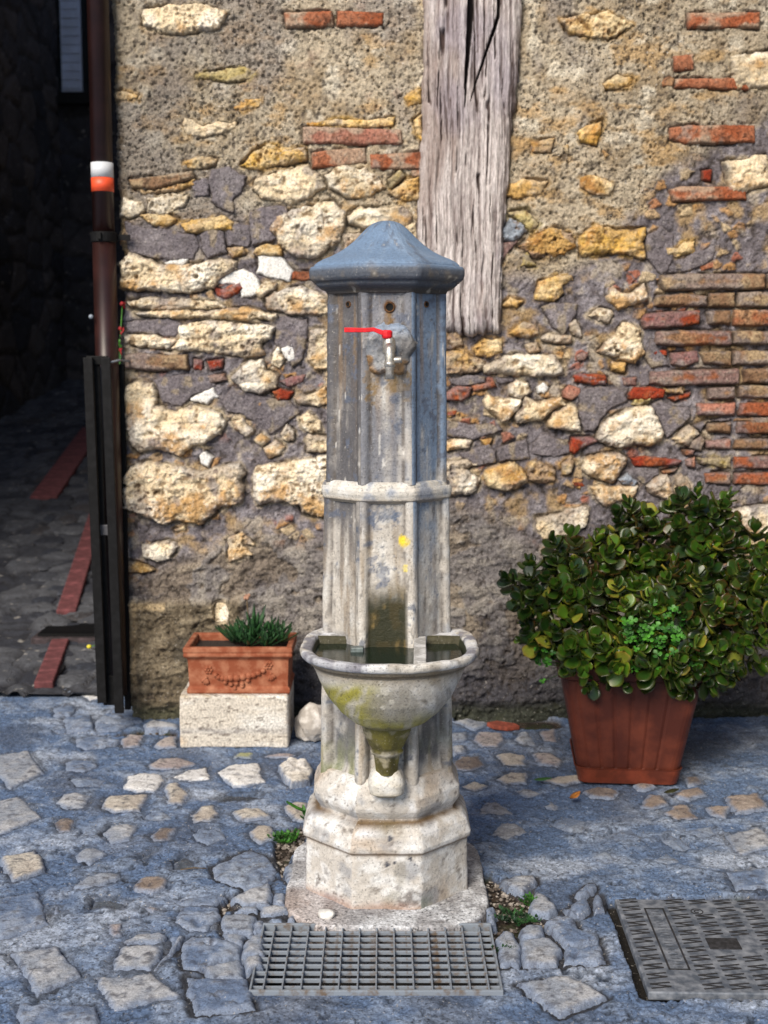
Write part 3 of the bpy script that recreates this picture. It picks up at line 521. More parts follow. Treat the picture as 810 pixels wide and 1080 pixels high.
mo = local(gmesh('mortar', P, c, speck=spk, mat=M['mortar'], parent=wall), wall)

# ---- individual stones
NAMES = dict(cream='stone', ochre='stone', yellow='stone', olive='stone', blue='stone', white='plaster_chip', grey='mortar_patch', brick='brick', red='brick', pink='brick', old='brick', oldr='brick')
for i, (k, hh, poly, pp) in enumerate(stones):
    xs = [p[0] for p in poly]; zs = [p[1] for p in poly]
    size = math.sqrt((max(xs) - min(xs)) * (max(zs) - min(zs)))
    g = .0028
    gx = np.arange(min(xs) - .014, max(xs) + .014, g); gz = np.arange(min(zs) - .014, max(zs) + .014, g)
    A, B = np.meshgrid(gx, gz); s = 200 + i * 7
    isb = NAMES[k] == 'brick'; flat = k in ('grey', 'white')
    wa = .0026 if isb else min(.013, .06 * size + .004) if not flat else .010
    d = sdf(poly, A, B) + fbm(A, B, 26, 5, s, .6) * wa + fbm(A, B, 90, 2, s) * .0016
    rad = min(.010 if isb else .007 if flat else .022, size * .22)
    q = np.clip(d / rad, 0, 1); prof = np.sqrt(np.clip(1 - (1 - q) ** 2, 0, 1))
    e0 = sm(-.3, .4, fbm(A, B, 14, 2, s + 17)) * .45 + (.25 if isb else .05)
    hh *= .70; hgt = hh * (e0 + (1 - e0) * prof)
    n1s = fbm(A, B, 12, 4, s + 1); n2s = fbm(A, B, 40, 4, s + 2); n3s = fbm(A, B, 110, 3, s + 3)
    base, sec, stn = KC[k]
    jit = (random.uniform(.88, 1.12) if k != 'white' else 1)
    C = mixc(np.full(A.shape + (3,), 1.) * base, sec, sm(-.25, .45, n1s + n2s * .5)) * jit
    if isb:
        hgt += n2s * .0030 + n3s * .0022 + n1s * .004
        C = mixc(C, stn, sm(.15, .6, n2s + n3s * .4) * .8); C = mixc(C, (.30, .27, .24), sm(.35, .7, fbm(A, B, 25, 3, s + 5)) * .6)
        sp = np.full(A.shape, .5)
    elif k == 'grey':
        hgt += n1s * .004 + n2s * .0045 + n3s * .0022; C = mixc(C, stn, sm(.1, .6, n2s) * .6); C = mixc(C, (.175, .155, .168), sm(.018, .0, d) * sm(-.5, .1, n2s)); C = mixc(C, (.36, .29, .19), sm(.2, .5, fbm(A, B, 25, 3, s + 5)) * .6)
        sp = np.full(A.shape, .35)
    elif k == 'white':
        hgt += n1s * .003 + n3s * .0006; C = mixc(C, stn, sm(.35, .8, n2s) * .4); sp = np.full(A.shape, .15)
    else:
        pf = random.choice([.15, .3, .6, 1.0, 1.0]) if pp[0][0] > 345 else random.choice([.5, .8, 1.0, 1.0])
        strat = fbm(A * .18, B, 60, 4, s + 7)
        py_ = pp[0][1]
        layered = 1.0 if (py_ > 270 and py_ < 390 and pp[0][0] < 345) or k == 'yellow' else .3
        hgt += n1s * .28 * hh + n2s * .24 * hh + n3s * .0040 * (.35 + .65 * pf) + strat * layered * .009 + (.5 - wor(A * .8 + n2s * .012, B + n1s * .012, 26 if size > .1 else 40, s + 3)[0]) * hh * .30
        big = size > .07
        pw1, _, pid = wor(A + n2s * .004, B + n3s * .003, 85, s); pw2, _, pid2 = wor(A, B, 45, s + 1)
        pm = sm(-.15, .3, fbm(A, B, 9, 3, s + 19)); hol = (pid > (.62 if big else .75)) * sm(.40, .12, pw1 + n3s * .2) * .006 * pm + (pid2 > .80) * sm(.45, .1, pw2 + n3s * .22) * (.014 if big else .007) * pm; hol = hol * pf
        rr = sm(.60, .80, ridge(A, B, 35, 3, s + 9)); hgt += rr * .004 - hol
        C = mixc(C, stn, sm(-.05, .5, n2s * .6 + .7 * fbm(A, B, 9, 3, s + 11) - (B - np.mean(zs)) * 2.5) * .8); C = mixc(C, (.14, .075, .03), sm(.30, .65, -n2s - n3s * .6) * .75)
        C = mixc(C, (.80, .74, .64) if k == 'cream' else sec, sm(.25, .65, n3s + n1s * .5) * .6)
        C = mixc(C, (.20, .12, .06), np.clip(hol / .010, 0, 1) * .55)
        C = mixc(C, (.22, .20, .21), sm(.38, .6, fbm(A, B, 15, 4, s + 13)) * .6)
        sp = np.full(A.shape, .1 + .35 * pf)
    if k not in ('grey', 'white'):                      # mortar smeared over the edges and faces
        zc_ = float(np.mean(zs)); mc = (.42, .36, .27) if proj(np.mean(xs), WY, zc_)[1] < 235 else (.20, .18, .195)
        sme = sm(.0, .30, fbm(A, B, 13, 4, s + 23) + sm(.030, .0, d) * .35 - .20) * (.58 if isb else .25 if k == 'yellow' else .5); C = mixc(C, mc, sme); C = mixc(C, (.46, .40, .33), sme * sm(.1, .5, n3s) * .5)
        hgt += sme * (n3s * .0015 + .001)
    fall = sm(0, -.006, d)
    hgt = hgt * (1 - fall) - .022 * fall
    C = mixc(C, (.12, .09, .07), sm(.003, -.004, d) * .6)
    mask = d > -.009
    Pz = np.stack([A, WY - hgt, B], -1)
    if len(gx) < 4 or len(gz) < 4: continue
    local(gmesh(NAMES[k], Pz, C, mask=mask, speck=sp, mat=M['brick' if isb else 'mortar' if k == 'grey' else 'stone'], parent=wall), wall)

# ---- the weathered timber post let into the wall
g = .0022
xs = [p[0] for p in timber_poly]; zs = [p[1] for p in timber_poly]
gx = np.arange(min(xs) - .02, max(xs) + .02, g); gz = np.arange(min(zs) - .02, max(zs), .004); A, B = np.meshgrid(gx, gz)
bend = np.interp(B, [1.3, 1.6, 2.2], [.0, .0, .0]) + fbm(B, B * 0, 2.2, 3, 5) * .012 + .02 * (A - np.mean(gx)) * (B - 1.3)
u = A + bend
edge = fbm(u, B, 28, 4, 9) * .007 + fbm(A, B * .2, 120, 3, 10) * .003
endf = sm(.06, 0, B - min(zs)); edge += endf * fbm(A, A * 0, 55, 3, 12) * .012
d = sdf(timber_poly, A, B) + edge
u = u + fbm(A * .5, B, 10, 4, 55) * .006; grain = fbm(u, B * .05, 120, 3, 3); g2 = ridge(u, B * .035, 62, 2, 4); gr3 = fbm(u, B * .35, 230, 3, 8)
prof = np.sqrt(np.clip(1 - (1 - np.clip(d / .045, 0, 1)) ** 2, 0, 1))
cr = sm(.84, .93, g2) * sm(-.35, -.05, fbm(u, B * .6, 22, 3, 14))
hgt = .012 + .040 * prof + grain * .0080 - cr * .016 + fbm(A, B, 4, 3, 15) * .006
def wedge(x0, py0, x1, py1, w0):
    a = U(x0, py0, WY); b = U(x1, py1, WY); t = np.clip((B - b.z) / (a.z - b.z), 0, 1.6); xc = b.x + (a.x - b.x) * t
    return sm(1.0, .75, np.abs(A - xc + fbm(B, B * 0, 20, 2, 3) * .002) / (w0 * np.clip(t, 0.02, 2) ** .7)) * (B > b.z)
wd = np.maximum(wedge(493, 55, 489, 118, .0085), wedge(513, 55, 494, 112, .0045))
hgt -= wd * .05
C = mixc(np.full(A.shape + (3,), 1.) * (.34, .295, .29), (.58, .53, .52), sm(-.3, .4, grain + gr3 * .5))
C = mixc(C, (.27, .205, .18), sm(.05, .5, fbm(u, B * .15, 20, 4, 16)) * .65)
C = mixc(C, (.30, .27, .33), sm(.1, .5, fbm(A, B, 5, 3, 17)) * .5)
C = mixc(C, (.07, .045, .04), np.clip(cr * .97 + sm(.32, .5, -grain) * .75 + sm(.42, .6, gr3) * .5, 0, 1))
C = mixc(C, (.02, .015, .015), wd)
wh = sm(.75, 1.0, fbm(A, B * .1, 260, 2, 18) + .6) * sm(1.8, 1.3, B); C = mixc(C, (.66, .63, .63), wh * .4)
fall = sm(0, -.006, d); hgt = hgt * (1 - fall) - .02 * fall
tb = local(gmesh('timber_post', np.stack([A, WY - hgt, B], -1), C, mask=d > -.009, speck=np.full(A.shape, .0), mat=M['wood'], parent=wall), wall)
tag(tb, 'weathered silver-grey oak post with a split at its top, set upright in the wall')

# ---- coarse upper and outer body of the house the wall belongs to
def coarse(name, x0, x1, y0, y1, z0, z1):
    bm = bmesh.new(); bbox(bm, ((x0 + x1) / 2, (y0 + y1) / 2, (z0 + z1) / 2), (x1 - x0, y1 - y0, z1 - z0)); return bm
bm = coarse('', -.83, 5.2, WY + .05, 9.0, -.3, 5.6)
local(bmobj('house_body', bm, M['render'], wall), wall)
bm = coarse('', -.86, 5.2, WY + .004, WY + .06, 2.60, 5.6); bbox(bm, ((1.62 + 5.2) / 2, WY + .032, 1.15), (5.2 - 1.62, .056, 2.9 - .004))
local(bmobj('upper_plaster', bm, M['render'], wall), wall)
print('wall', time.time() - T0)

# ================================================================== GROUND
GS = [
 ('P','white',[(408,410),(430,352),(520,330),(610,343),(627,370),(580,432),(470,432)]), ('P','pale',[(48,490),(90,442),(160,435),(242,450),(200,522),(100,527)]),
 ('P','cream',[(273,515),(320,452),(420,447),(540,438),(500,532),(350,542)]), ('P','pale',[(283,652),(340,607),(430,600),(482,610),(440,682),(340,702)]),
 ('P','pale',[(148,765),(200,722),(260,727),(317,755),(230,810),(160,795)]), ('P','blue',[(148,152),(250,130),(390,150),(370,182),(200,202),(150,182)]),
 ('P','pinkish',[(388,155),(440,120),(520,130),(490,182),(400,197)]), ('P','pinkish',[(558,182),(610,142),(692,130),(692,190),(600,197)]),
 ('P','blue',[(88,272),(130,255),(240,255),(262,290),(200,322),(100,312)]), ('P','bluef',[(108,362),(200,350),(312,365),(290,402),(150,402)]),
 ('P','pinkish',[(538,285),(600,247),(720,250),(800,280),(700,312),(560,307)]), ('P','cream',[(628,445),(640,390),(690,380),(772,440),(720,492),(650,490)]),
 ('P','bluef',[(498,562),(560,530),(640,540),(682,570),(600,592),(510,582)]), ('P','brown',[(538,662),(600,622),(692,620),(660,692),(570,692)]),
 ('P','brown',[(28,592),(90,560),(152,580),(130,642),(50,652)]), ('P','bluef',[(98,682),(200,623),(232,640),(150,692)]), ('P','dark',[(458,775),(560,720),(602,715),(520,792)]),
 ('Q','white',[(-2,205),(100,165),(202,150),(207,215),(90,222)]), ('Q','white',[(243,175),(330,140),(467,130),(502,225),(400,247),(330,242)]),
 ('Q','rock',[(578,160),(640,125),(720,145),(762,180),(740,240),(640,262),(600,222)]), ('Q','dark',[(228,305),(300,273),(492,280),(480,312),(400,322),(260,332)]),
 ('Q','cream',[(108,405),(160,360),(230,350),(267,390),(220,432),(120,442)]), ('Q','cream',[(328,390),(400,363),(480,365),(552,405),(470,422),(360,432)]),
 ('Q','cream',[(408,490),(460,453),(540,460),(562,520),(480,552),(420,522)]), ('Q','cream',[(598,352),(660,330),(730,340),(722,440),(640,422)]),
 ('Q','moss',[(338,97),(360,68),(447,70),(440,102)]), ('Q','pinkish',[(478,90),(560,70),(682,75),(640,97)]), ('Q','bluef',[(108,490),(160,458),(272,470),(292,520),(200,562),(130,532)]),
 ('Q','dark',[(-2,642),(60,600),(142,620),(130,682),(10,692)]),
 ('R','pale',[(148,332),(200,280),(300,250),(392,262),(397,287),(300,322),(200,342)]), ('R','brown2',[(448,332),(490,290),(600,278),(652,300),(640,337),(560,367),(470,352)]),
 ('R','dark',[(208,462),(240,388),(330,380),(432,400),(390,452),(300,432)]), ('R','brown',[(498,442),(560,430),(622,460),(550,477)]), ('R','pinkish',[(328,542),(402,530),(397,592),(350,602)]),
 ('R','pale',[(398,632),(480,580),(620,568),(652,590),(600,632),(430,642)]), ('R','pale',[(368,685),(400,650),(560,640),(622,665),(600,722),(550,780),(350,780),(340,740)]),
 ('R','pale',[(598,735),(700,600),(722,600),(670,692),(570,782)]), ('R','brown',[(30,440),(70,430),(72,470),(30,480)]),
 ('S','blue',[(50,400),(100,383),(250,395),(262,450),(200,522),(100,522),(18,470)]), ('S','pale',[(323,342),(420,288),(520,268),(542,320),(532,382),(400,382)]),
 ('S','pale',[(540,372),(560,318),(602,320),(612,377)]), ('S','pale',[(343,412),(400,385),(472,388),(467,417)]), ('S','pale',[(475,397),(560,380),(632,390),(637,420),(540,442),(480,437)]),
 ('S','pale',[(268,502),(290,440),(380,425),(447,440),(432,527),(280,522)]), ('S','pale',[(452,452),(500,458),(502,515),(440,522)]), ('S','pale',[(278,530),(412,535),(380,592),(310,582)]),
 ('S','pale',[(388,592),(420,540),(502,525),(492,642),(390,642)]), ('S','blue',[(60,580),(120,550),(260,560),(382,600),(372,652),(220,692),(160,722),(70,722),(48,640)]),
 ('S','pale',[(383,652),(472,650),(482,702),(410,732)]), ('S','blue',[(-2,552),(62,545),(40,602),(5,642)]), ('S','pale',[(188,712),(370,662),(392,702),(400,780),(210,780)]),
 ('S','pale',[(615,442),(662,430),(667,467),(620,467)]), ('S','bluef',[(218,172),(420,80),(540,130),(582,190),(540,242),(400,292),(240,232)]), ('S','bluef',[(-2,352),(240,318),(302,330),(240,382),(40,382)]),
 ('S','pale',[(612,170),(720,120),(727,240),(650,272),(612,235)]),
 ('T','pinkish',[(143,150),(170,110),(300,118),(322,160),(280,192),(190,192)]), ('T','pale',[(358,152),(390,110),(440,108),(502,185),(420,192)]), ('T','pinkish',[(488,112),(590,88),(602,170),(520,162)]),
 ('T','brown',[(33,282),(80,243),(180,240),(217,290),(140,322),(50,312)]), ('T','cream',[(263,237),(340,218),(432,235),(432,287),(310,292)]), ('T','pinkish',[(448,227),(560,223),(622,260),(600,302),(500,282)]),
 ('T','cream',[(258,362),(340,323),(447,325),(432,382),(320,392)]), ('T','cream',[(523,372),(580,348),(722,338),(742,370),(640,397)]), ('T','cream',[(68,402),(150,375),(232,400),(160,432)]),
 ('T','palef',[(178,552),(190,490),(270,463),(372,540),(300,562)]), ('T','palef',[(348,422),(430,400),(522,440),(440,462)]), ('T','palef',[(508,502),(560,468),(612,500),(590,532)]),
 ('T','palef',[(228,652),(290,590),(380,588),(452,640),(330,682)]), ('T','pale',[(28,112),(110,108),(112,150),(30,162)]), ('T','pale',[(28,192),(100,178),(112,220),(40,232)]),
 ('T','pale',[(28,52),(120,38),(242,60),(160,102)]), ('T','bluef',[(558,602),(650,560),(762,580),(740,662),(640,642)]),
 ('U','bluef',[(178,472),(230,430),(330,418),(412,470),(370,492),(240,492)]), ('U','bluef',[(478,482),(540,448),(620,480),(692,540),(560,542)]), ('U','brown2',[(498,342),(580,283),(640,300),(702,370),(580,382)]),
 ('U','brown2',[(558,242),(610,208),(700,198),(742,240),(640,277)]), ('U','brown2',[(378,302),(420,238),(500,240),(542,290),(450,322)]), ('U','brown',[(338,192),(400,168),(472,200),(400,217)]),
 ('U','brown',[(58,222),(160,198),(272,220),(250,262),(130,252)]), ('U','bluef',[(128,572),(190,538),(272,580),(200,602)]), ('U','bluef',[(448,592),(520,548),(582,600),(520,622)]),
 ('U','brown2',[(738,312),(790,298),(860,310),(840,365),(750,352)]), ('U','brown',[(610,150),(690,140),(720,180),(640,190)]), ('U','bluef',[(600,430),(760,410),(800,470),(700,480)]),
 ('V','pale',[(223,220),(330,193),(432,195),(447,225),(350,297),(270,262)]), ('V','pale',[(403,352),(430,283),(500,320),(562,400),(520,437),(410,417)]),
 ('V','blue',[(498,482),(560,438),(660,450),(700,520),(812,560),(812,592),(660,632),(590,602),(540,562)]), ('V','pale',[(328,522),(370,488),(480,493),(502,550),(450,582),(340,572)]),
 ('V','pale',[(188,582),(230,533),(310,543),(342,640),(330,740),(220,740)]), ('V','pale',[(342,592),(520,570),(582,640),(570,740),(350,740)]), ('V','blue',[(638,372),(740,328),(772,400),(730,432),(660,422)]),
 ('V','blue',[(618,622),(700,640),(830,612),(860,720),(600,730)]), ('V','blue',[(598,382),(660,400),(702,430),(640,432)]), ('V','pale',[(138,442),(180,428),(192,480),(150,487)]),
 ('V','pale',[(118,392),(180,368),(197,395),(140,417)]), ('V','blue',[(788,312),(830,298),(852,400),(800,402)]), ('V','blue',[(660,300),(740,250),(800,250),(790,290),(700,340)]),
 ('W','white',[(190,722),(260,713),(302,735),(240,752)]), ('W','blue',[(80,842),(250,828),(272,912),(120,922)]), ('W','blue',[(268,872),(340,798),(500,798),(542,860),(400,912),(290,922)]),
 ('W','pale',[(543,882),(600,858),(740,878),(742,907),(560,907)]), ('W','blue',[(28,792),(100,768),(182,780),(130,832),(40,832)]),
 ('O','pale',[(-20,800),(30,790),(48,815),(10,832)]), ('O','pale',[(-25,850),(20,840),(45,862),(0,880)]), ('O','cream',[(0,905),(40,896),(50,918),(12,930)]), ('O','blue',[(-10,950),(40,940),(52,975),(0,990)]),
 ('O','pale',[(8,1005),(60,1000),(90,1030),(40,1050)]), ('O','pale',[(100,1032),(160,1028),(190,1052),(120,1066)]), ('O','blue',[(196,1030),(262,1032),(268,1064),(205,1070)]), ('O','blue',[(20,1060),(100,1062),(110,1090),(20,1095)]),
 ('O','pale',[(545,1036),(600,1030),(640,1052),(590,1072)]), ('O','pale',[(762,880),(800,872),(822,890),(780,902)]), ('O','brown2',[(765,840),(800,836),(812,852),(775,858)]), ('O','blue',[(765,920),(815,915),(825,935),(775,940)]),
]
KG = dict(white=((.66,.66,.67),(.78,.77,.75)), pale=((.29,.32,.38),(.46,.47,.50)), cream=((.46,.41,.36),(.56,.52,.46)), blue=((.14,.195,.31),(.30,.35,.45)), bluef=((.17,.22,.32),(.29,.34,.43)),
          palef=((.33,.34,.37),(.42,.41,.41)), pinkish=((.33,.28,.28),(.45,.40,.38)), brown=((.19,.155,.14),(.29,.24,.21)), brown2=((.24,.19,.16),(.36,.30,.26)), dark=((.045,.055,.075),(.10,.12,.15)),
          moss=((.30,.31,.16),(.38,.38,.24)), rock=((.62,.58,.52),(.75,.73,.70)))
gst = []
for t, k, pts in GS:
    pp = tp(t, pts); gst.append((k, [tuple(G(a, b)[:2]) for a, b in pp], pp))
SOIL = [tp('V', [(40,45),(75,130),(110,160),(230,210),(260,260),(350,300),(440,240),(405,360),(410,430),(520,440),(490,480),(360,480),(325,530),(230,530),(185,590),(160,640),(120,560),(105,430),(150,340),(130,230),(90,170)]),
        tp('Q', [(545,590),(560,500),(600,470),(680,440),(730,450),(722,560),(640,620),(610,740),(570,740),(580,660)]),
        tp('S', [(240,380),(300,320),(400,300),(540,250),(400,310),(330,345),(370,385),(290,420),(275,470),(262,440)]),
        tp('P', [(30,100),(200,108),(360,115),(500,85),(700,95),(700,190),(690,128),(520,118),(380,128),(200,122),(60,122)]),
        tp('O', [(478,754),(590,757),(600,768),(560,770),(480,762)]), tp('O', [(640,946),(760,944),(820,944),(820,950),(648,952),(700,1045),(690,1050),(640,955)])]
SOIL = [[tuple(G(a, b)[:2]) for a, b in pp] for pp in SOIL]
GX0, GX1, GY0, GY1 = -1.62, 1.50, -.86, 1.62
g = .0046
gx = np.arange(GX0, GX1, g); gy = np.arange(GY0, GY1, g); A, B = np.meshgrid(gx, gy)
PX, PY = proj(A, B, 0)
n1 = fbm(A, B, 4, 5, 301); n2 = fbm(A, B, 18, 4, 302); n3 = fbm(A, B, 70, 3, 303); n4 = fbm(A, B, 130, 2, 304)
hz = n1 * .008 + n2 * .006 + n3 * .0036 + n4 * .0020
f1, f2, fid = wor(A + n2 * .02, B + n1 * .03, 9, 305)
near = sm(840, 930, PY)
ck = .35 * sm(.05, 0, f2 - f1) * near * sm(-.2, .2, fbm(A, B, 5, 3, 306)); hz -= ck * .010
pit = sm(.25, .6, fbm(A, B, 34, 4, 307)) * (.35 + .65 * near); hz -= pit * .007
C = mixc(np.full(A.shape + (3,), 1.) * (.115, .175, .30), (.25, .315, .44), sm(-.2, .5, n2 + n1 * .5))  # blue of the skylight put into the grey cement's colour
C = mixc(C, (.42, .475, .58), sm(.05, .5, fbm(A, B, 6, 5, 308)) * .75)
C = mixc(C, (.04, .055, .085), np.clip(pit * .9 + ck * .9 + sm(.25, .6, n3 + n2 * .5) * .6, 0, 1))
C = mixc(C, (.07, .09, .14), sm(.0, .4, fbm(A, B, 3.3, 5, 309)) * .6)
for i, (k, poly, pp) in enumerate(gst):
    xs = [p[0] for p in poly]; ys = [p[1] for p in poly]; m = .04
    i0, i1 = np.searchsorted(gx, [min(xs) - m, max(xs) + m]); j0, j1 = np.searchsorted(gy, [min(ys) - m, max(ys) + m])
    if i1 <= i0 or j1 <= j0: continue
    sl = (slice(j0, j1), slice(i0, i1)); d = sdf(poly, A[sl], B[sl]) + n2[sl] * .004
    strong = .75 if pp[0][1] > 905 and 190 < pp[0][0] < 640 else .12 if k in ('bluef', 'palef') else .32 if k not in ('bluef', 'palef') else .12
    crk = np.exp(-(np.clip(d + .005, -9, 0) / .007) ** 2) * strong * sm(-.5, .1, n2[sl] + .2)
    ins = sm(.002, .012, d)
    hz[sl] = (hz[sl] - crk * .008) * (1 - ins) - ins * (.016 if k != 'dark' else .026)
    C[sl] = mixc(C[sl], (.035, .037, .045), np.clip(crk * 1.6, 0, .95))
soilm = np.zeros(A.shape)
for k, poly in enumerate(SOIL):
    d = sdf(poly, A, B) + n2 * .008 + n3 * .003; soilm = np.maximum(soilm, sm(-.004, .006, d))
hz = hz * (1 - soilm * .5) - soilm * (.020 + n3 * .004)
soilc = mixc(mixc(np.full(A.shape + (3,), 1.) * (.035, .026, .02), (.09, .065, .045), sm(0, .6, n3)), (.03, .05, .015), sm(.1, .6, n2) * .7)
C = C * (1 - soilm[..., None]) + soilc * soilm[..., None]
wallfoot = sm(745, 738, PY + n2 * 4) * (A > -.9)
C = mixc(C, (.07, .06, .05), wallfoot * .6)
# pit below the drain grate and seat of the inspection cover
gA, gB = G(277, 975), G(518, 975)
GRX0, GRX1, GRY1, GRY0 = gA.x, gB.x, gA.y, gA.y - .30
pitm = (A > GRX0 + .004) & (A < GRX1 - .004) & (B > GRY0 + .004) & (B < GRY1 - .004)
hz = np.where(pitm, -.13, hz); C[pitm] = (.03, .028, .026)
band = (A > GRX0 - .02) & (A < GRX1 + .02) & (B > GRY0 - .02) & (B < GRY1 + .012) & ~pitm
hz = np.where(band, np.minimum(hz, -.006), hz)
cvP = [G(645,948), G(700,1040), G(812,1050), G(800,947)]
cvx0 = G(645, 948); cva = G(672, 1024)
CVE = (cva - cvx0).normalized()                       # direction of its left edge (towards the camera)
CVR = Vector((-CVE.y, CVE.x, 0))
if CVR.x < 0: CVR = -CVR
CW, CL = .40, .44
cq = [cvx0, cvx0 + CVR * CW, cvx0 + CVR * CW + CVE * CL, cvx0 + CVE * CL]
dcv = sdf([(q.x, q.y) for q in cq], A, B)
hz = np.where(dcv > -.012, -.03, hz); C[dcv > -.012] = (.02, .018, .016)
efade = np.minimum.reduce([A - GX0, GX1 - A, B - GY0, GY1 - B]); hz = hz * sm(0, .08, efade)
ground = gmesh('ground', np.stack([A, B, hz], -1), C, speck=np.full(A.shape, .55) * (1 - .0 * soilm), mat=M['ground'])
tag(ground, 'worn cement ground tinted blue for skylight, with stones bedded in it', None, kind='structure')
for i, (k, poly, pp) in enumerate(gst):
    xs = [p[0] for p in poly]; ys = [p[1] for p in poly]
    cx, cy = sum(xs) / len(xs), sum(ys) / len(ys)
    dc = sdf([(q.x, q.y) for q in cq], np.array([cx]), np.array([cy]))[0]
    if dc > 0 or (GRX0 < cx < GRX1 and GRY0 < cy < GRY1): continue
    gg = .0040; ax = np.arange(min(xs) - .012, max(xs) + .012, gg); ay = np.arange(min(ys) - .012, max(ys) + .012, gg)
    a, b = np.meshgrid(ax, ay); s = 900 + i * 5
    if min(a.shape) < 4: continue
    d = sdf(poly, a, b) + fbm(a, b, 20, 5, s, .6) * .011
    hh = dict(white=.007, rock=.024, dark=-.010, bluef=.002, palef=.002).get(k, .004) + (.001 if pp[0][1] > 925 else 0)
    rad = .030 if pp[0][1] < 905 else .013 if k != 'rock' else .05
    prof = np.sqrt(np.clip(1 - (1 - np.clip(d / rad, 0, 1)) ** 2, 0, 1))
    m1 = fbm(a, b, 12, 4, s + 1); m2 = fbm(a, b, 45, 4, s + 2); m3 = fbm(a, b, 120, 2, s + 3)
    zz = hh + (prof - 1) * .010 + m1 * (.004 if pp[0][1] < 905 else .0022) + m2 * .0034 + m3 * .0014
    if k in ('bluef', 'palef', 'blue'): zz -= sm(.25, .6, fbm(a, b, 34, 4, 307)) * .006
    if k == 'rock': zz += m2 * .006
    c1, c2 = KG[k]; Cc = mixc(np.full(a.shape + (3,), 1.) * c1, c2, sm(-.3, .4, m1 + .5 * m2))
    Cc = mixc(Cc, (.10, .10, .11), sm(.25, .7, m2 + m3 * .4) * (.7 if k not in ('white', 'rock') else .25))
    fall = sm(0, -.006, d); zz = zz * (1 - fall) - .03 * fall
    Cc = mixc(Cc, (.20, .245, .34), sm(.016 if k not in ('white', 'rock') else .006, .0, d + m2 * .006)); Cc = mixc(Cc, (.05, .055, .08), sm(.22, .5, fbm(a, b, 70, 4, 303)) * .6)
    gmesh('paving_stone', np.stack([a, b, zz], -1), Cc, mask=d > -.009, speck=np.full(a.shape, .5), mat=M['cobble'], parent=ground)
# grit and pebbles lying in the bare soil
bm = bmesh.new(); rr = random.Random(5); cnt = 0
while cnt < 420:
    poly = SOIL[rr.choice([0, 0, 0, 1, 1, 2, 3])]; xs = [p[0] for p in poly]; ys = [p[1] for p in poly]
    x = rr.uniform(min(xs), max(xs)); y = rr.uniform(min(ys), max(ys))
    if sdf(poly, np.array([x]), np.array([y]))[0] < .002: continue
    r_ = rr.choice([.002, .003, .003, .004, .006]); q = bmesh.ops.create_icosphere(bm, subdivisions=1, radius=r_)
    for v in q['verts']: v.co = Vector((v.co.x * rr.uniform(.8, 1.4), v.co.y * rr.uniform(.8, 1.3), v.co.z * .7)) + Vector((x, y, -.017))
    cnt += 1
tag(bmobj('grit', bm, plain('grit', (.14, .11, .09), rough=.9, scale=40, var=.5, c2=(.42, .38, .34)), None), 'small pebbles and grit in the bare soil beside the fountain', kind='stuff')

# wide ground to the horizon, and the lane climbing away on the left
bm = bmesh.new()
xs = [-60, GX0 + .02, GX1 - .02, 60]; ys = [-60, GY0 + .02, GY1 - .02, 60]
vv = [[bm.verts.new((x, y, -.004)) for x in xs] for y in ys]
for j in range(3):
    for i in range(3):
        if (i, j) == (1, 1): continue
        bm.faces.new((vv[j][i], vv[j][i + 1], vv[j + 1][i + 1], vv[j + 1][i]))
o = bmobj('surrounding_ground', bm, plain('surrounding_cement', (.16, .205, .30), rough=.9, scale=14, c2=(.30, .35, .43), var=.25, bump=.6, dist=.01)); tag(o, kind='structure')  # same skylight tint in the colour as the near ground
SL = .125; SY = 1.75
def lane_z(y): return max(0.0, (y - SY) * SL)
gx = np.arange(-5.0, -.80, .02); gy = np.arange(1.60, 10.0, .02); A, B = np.meshgrid(gx, gy)
f1, f2, fid = wor(A, B * .8, 7, 401); n2 = fbm(A, B, 6, 4, 402); n3 = fbm(A, B, 25, 3, 403)
hz = np.maximum(0, (B - SY) * SL) + sm(0, .16, f2 - f1) * .02 * (.4 + fid) + n2 * .01
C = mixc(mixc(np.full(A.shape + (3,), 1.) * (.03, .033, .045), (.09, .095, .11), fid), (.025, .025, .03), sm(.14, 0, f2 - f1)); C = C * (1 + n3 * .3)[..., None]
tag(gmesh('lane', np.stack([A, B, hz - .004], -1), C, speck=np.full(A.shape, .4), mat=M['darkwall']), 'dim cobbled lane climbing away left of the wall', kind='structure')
lane = bpy.context.scene.objects.get('lane') or bpy.data.objects['lane']
def onlane(px, py):
    d = ray(px, py); t = 1.0; p = Vector((0, CY, H))
    lo, hi = .5, 40
    for _ in range(50):
        mid_ = (lo + hi) / 2; q = p + d * mid_
        if q.z > lane_z(q.y): lo = mid_
        else: hi = mid_
    q = p + d * lo; return q
rk = []
for v in range(5):                                       # five cobble shapes, shared
    bm = bmesh.new(); bmesh.ops.create_icosphere(bm, subdivisions=2, radius=1)
    for q in bm.verts:
        n = q.co.copy(); q.co = Vector((math.copysign(abs(n.x) ** .6, n.x), math.copysign(abs(n.y) ** .6, n.y), max(n.z, -.5) * .8)); q.co *= 1 + .12 * math.sin(5 * n.x + v * 2) * math.cos(4 * n.y + v)
    me = bpy.data.meshes.new('cobble'); bm.to_mesh(me); bm.free(); me.polygons.foreach_set('use_smooth', [True] * len(me.polygons))
    me.materials.append(plain('cobble_%s' % 'abcde'[v], [(.035,.04,.055),(.06,.065,.08),(.05,.047,.052),(.09,.095,.11),(.03,.033,.045)][v], rough=.7, scale=4, var=.4, bump=.5)); rk.append(me)
rr = random.Random(9)
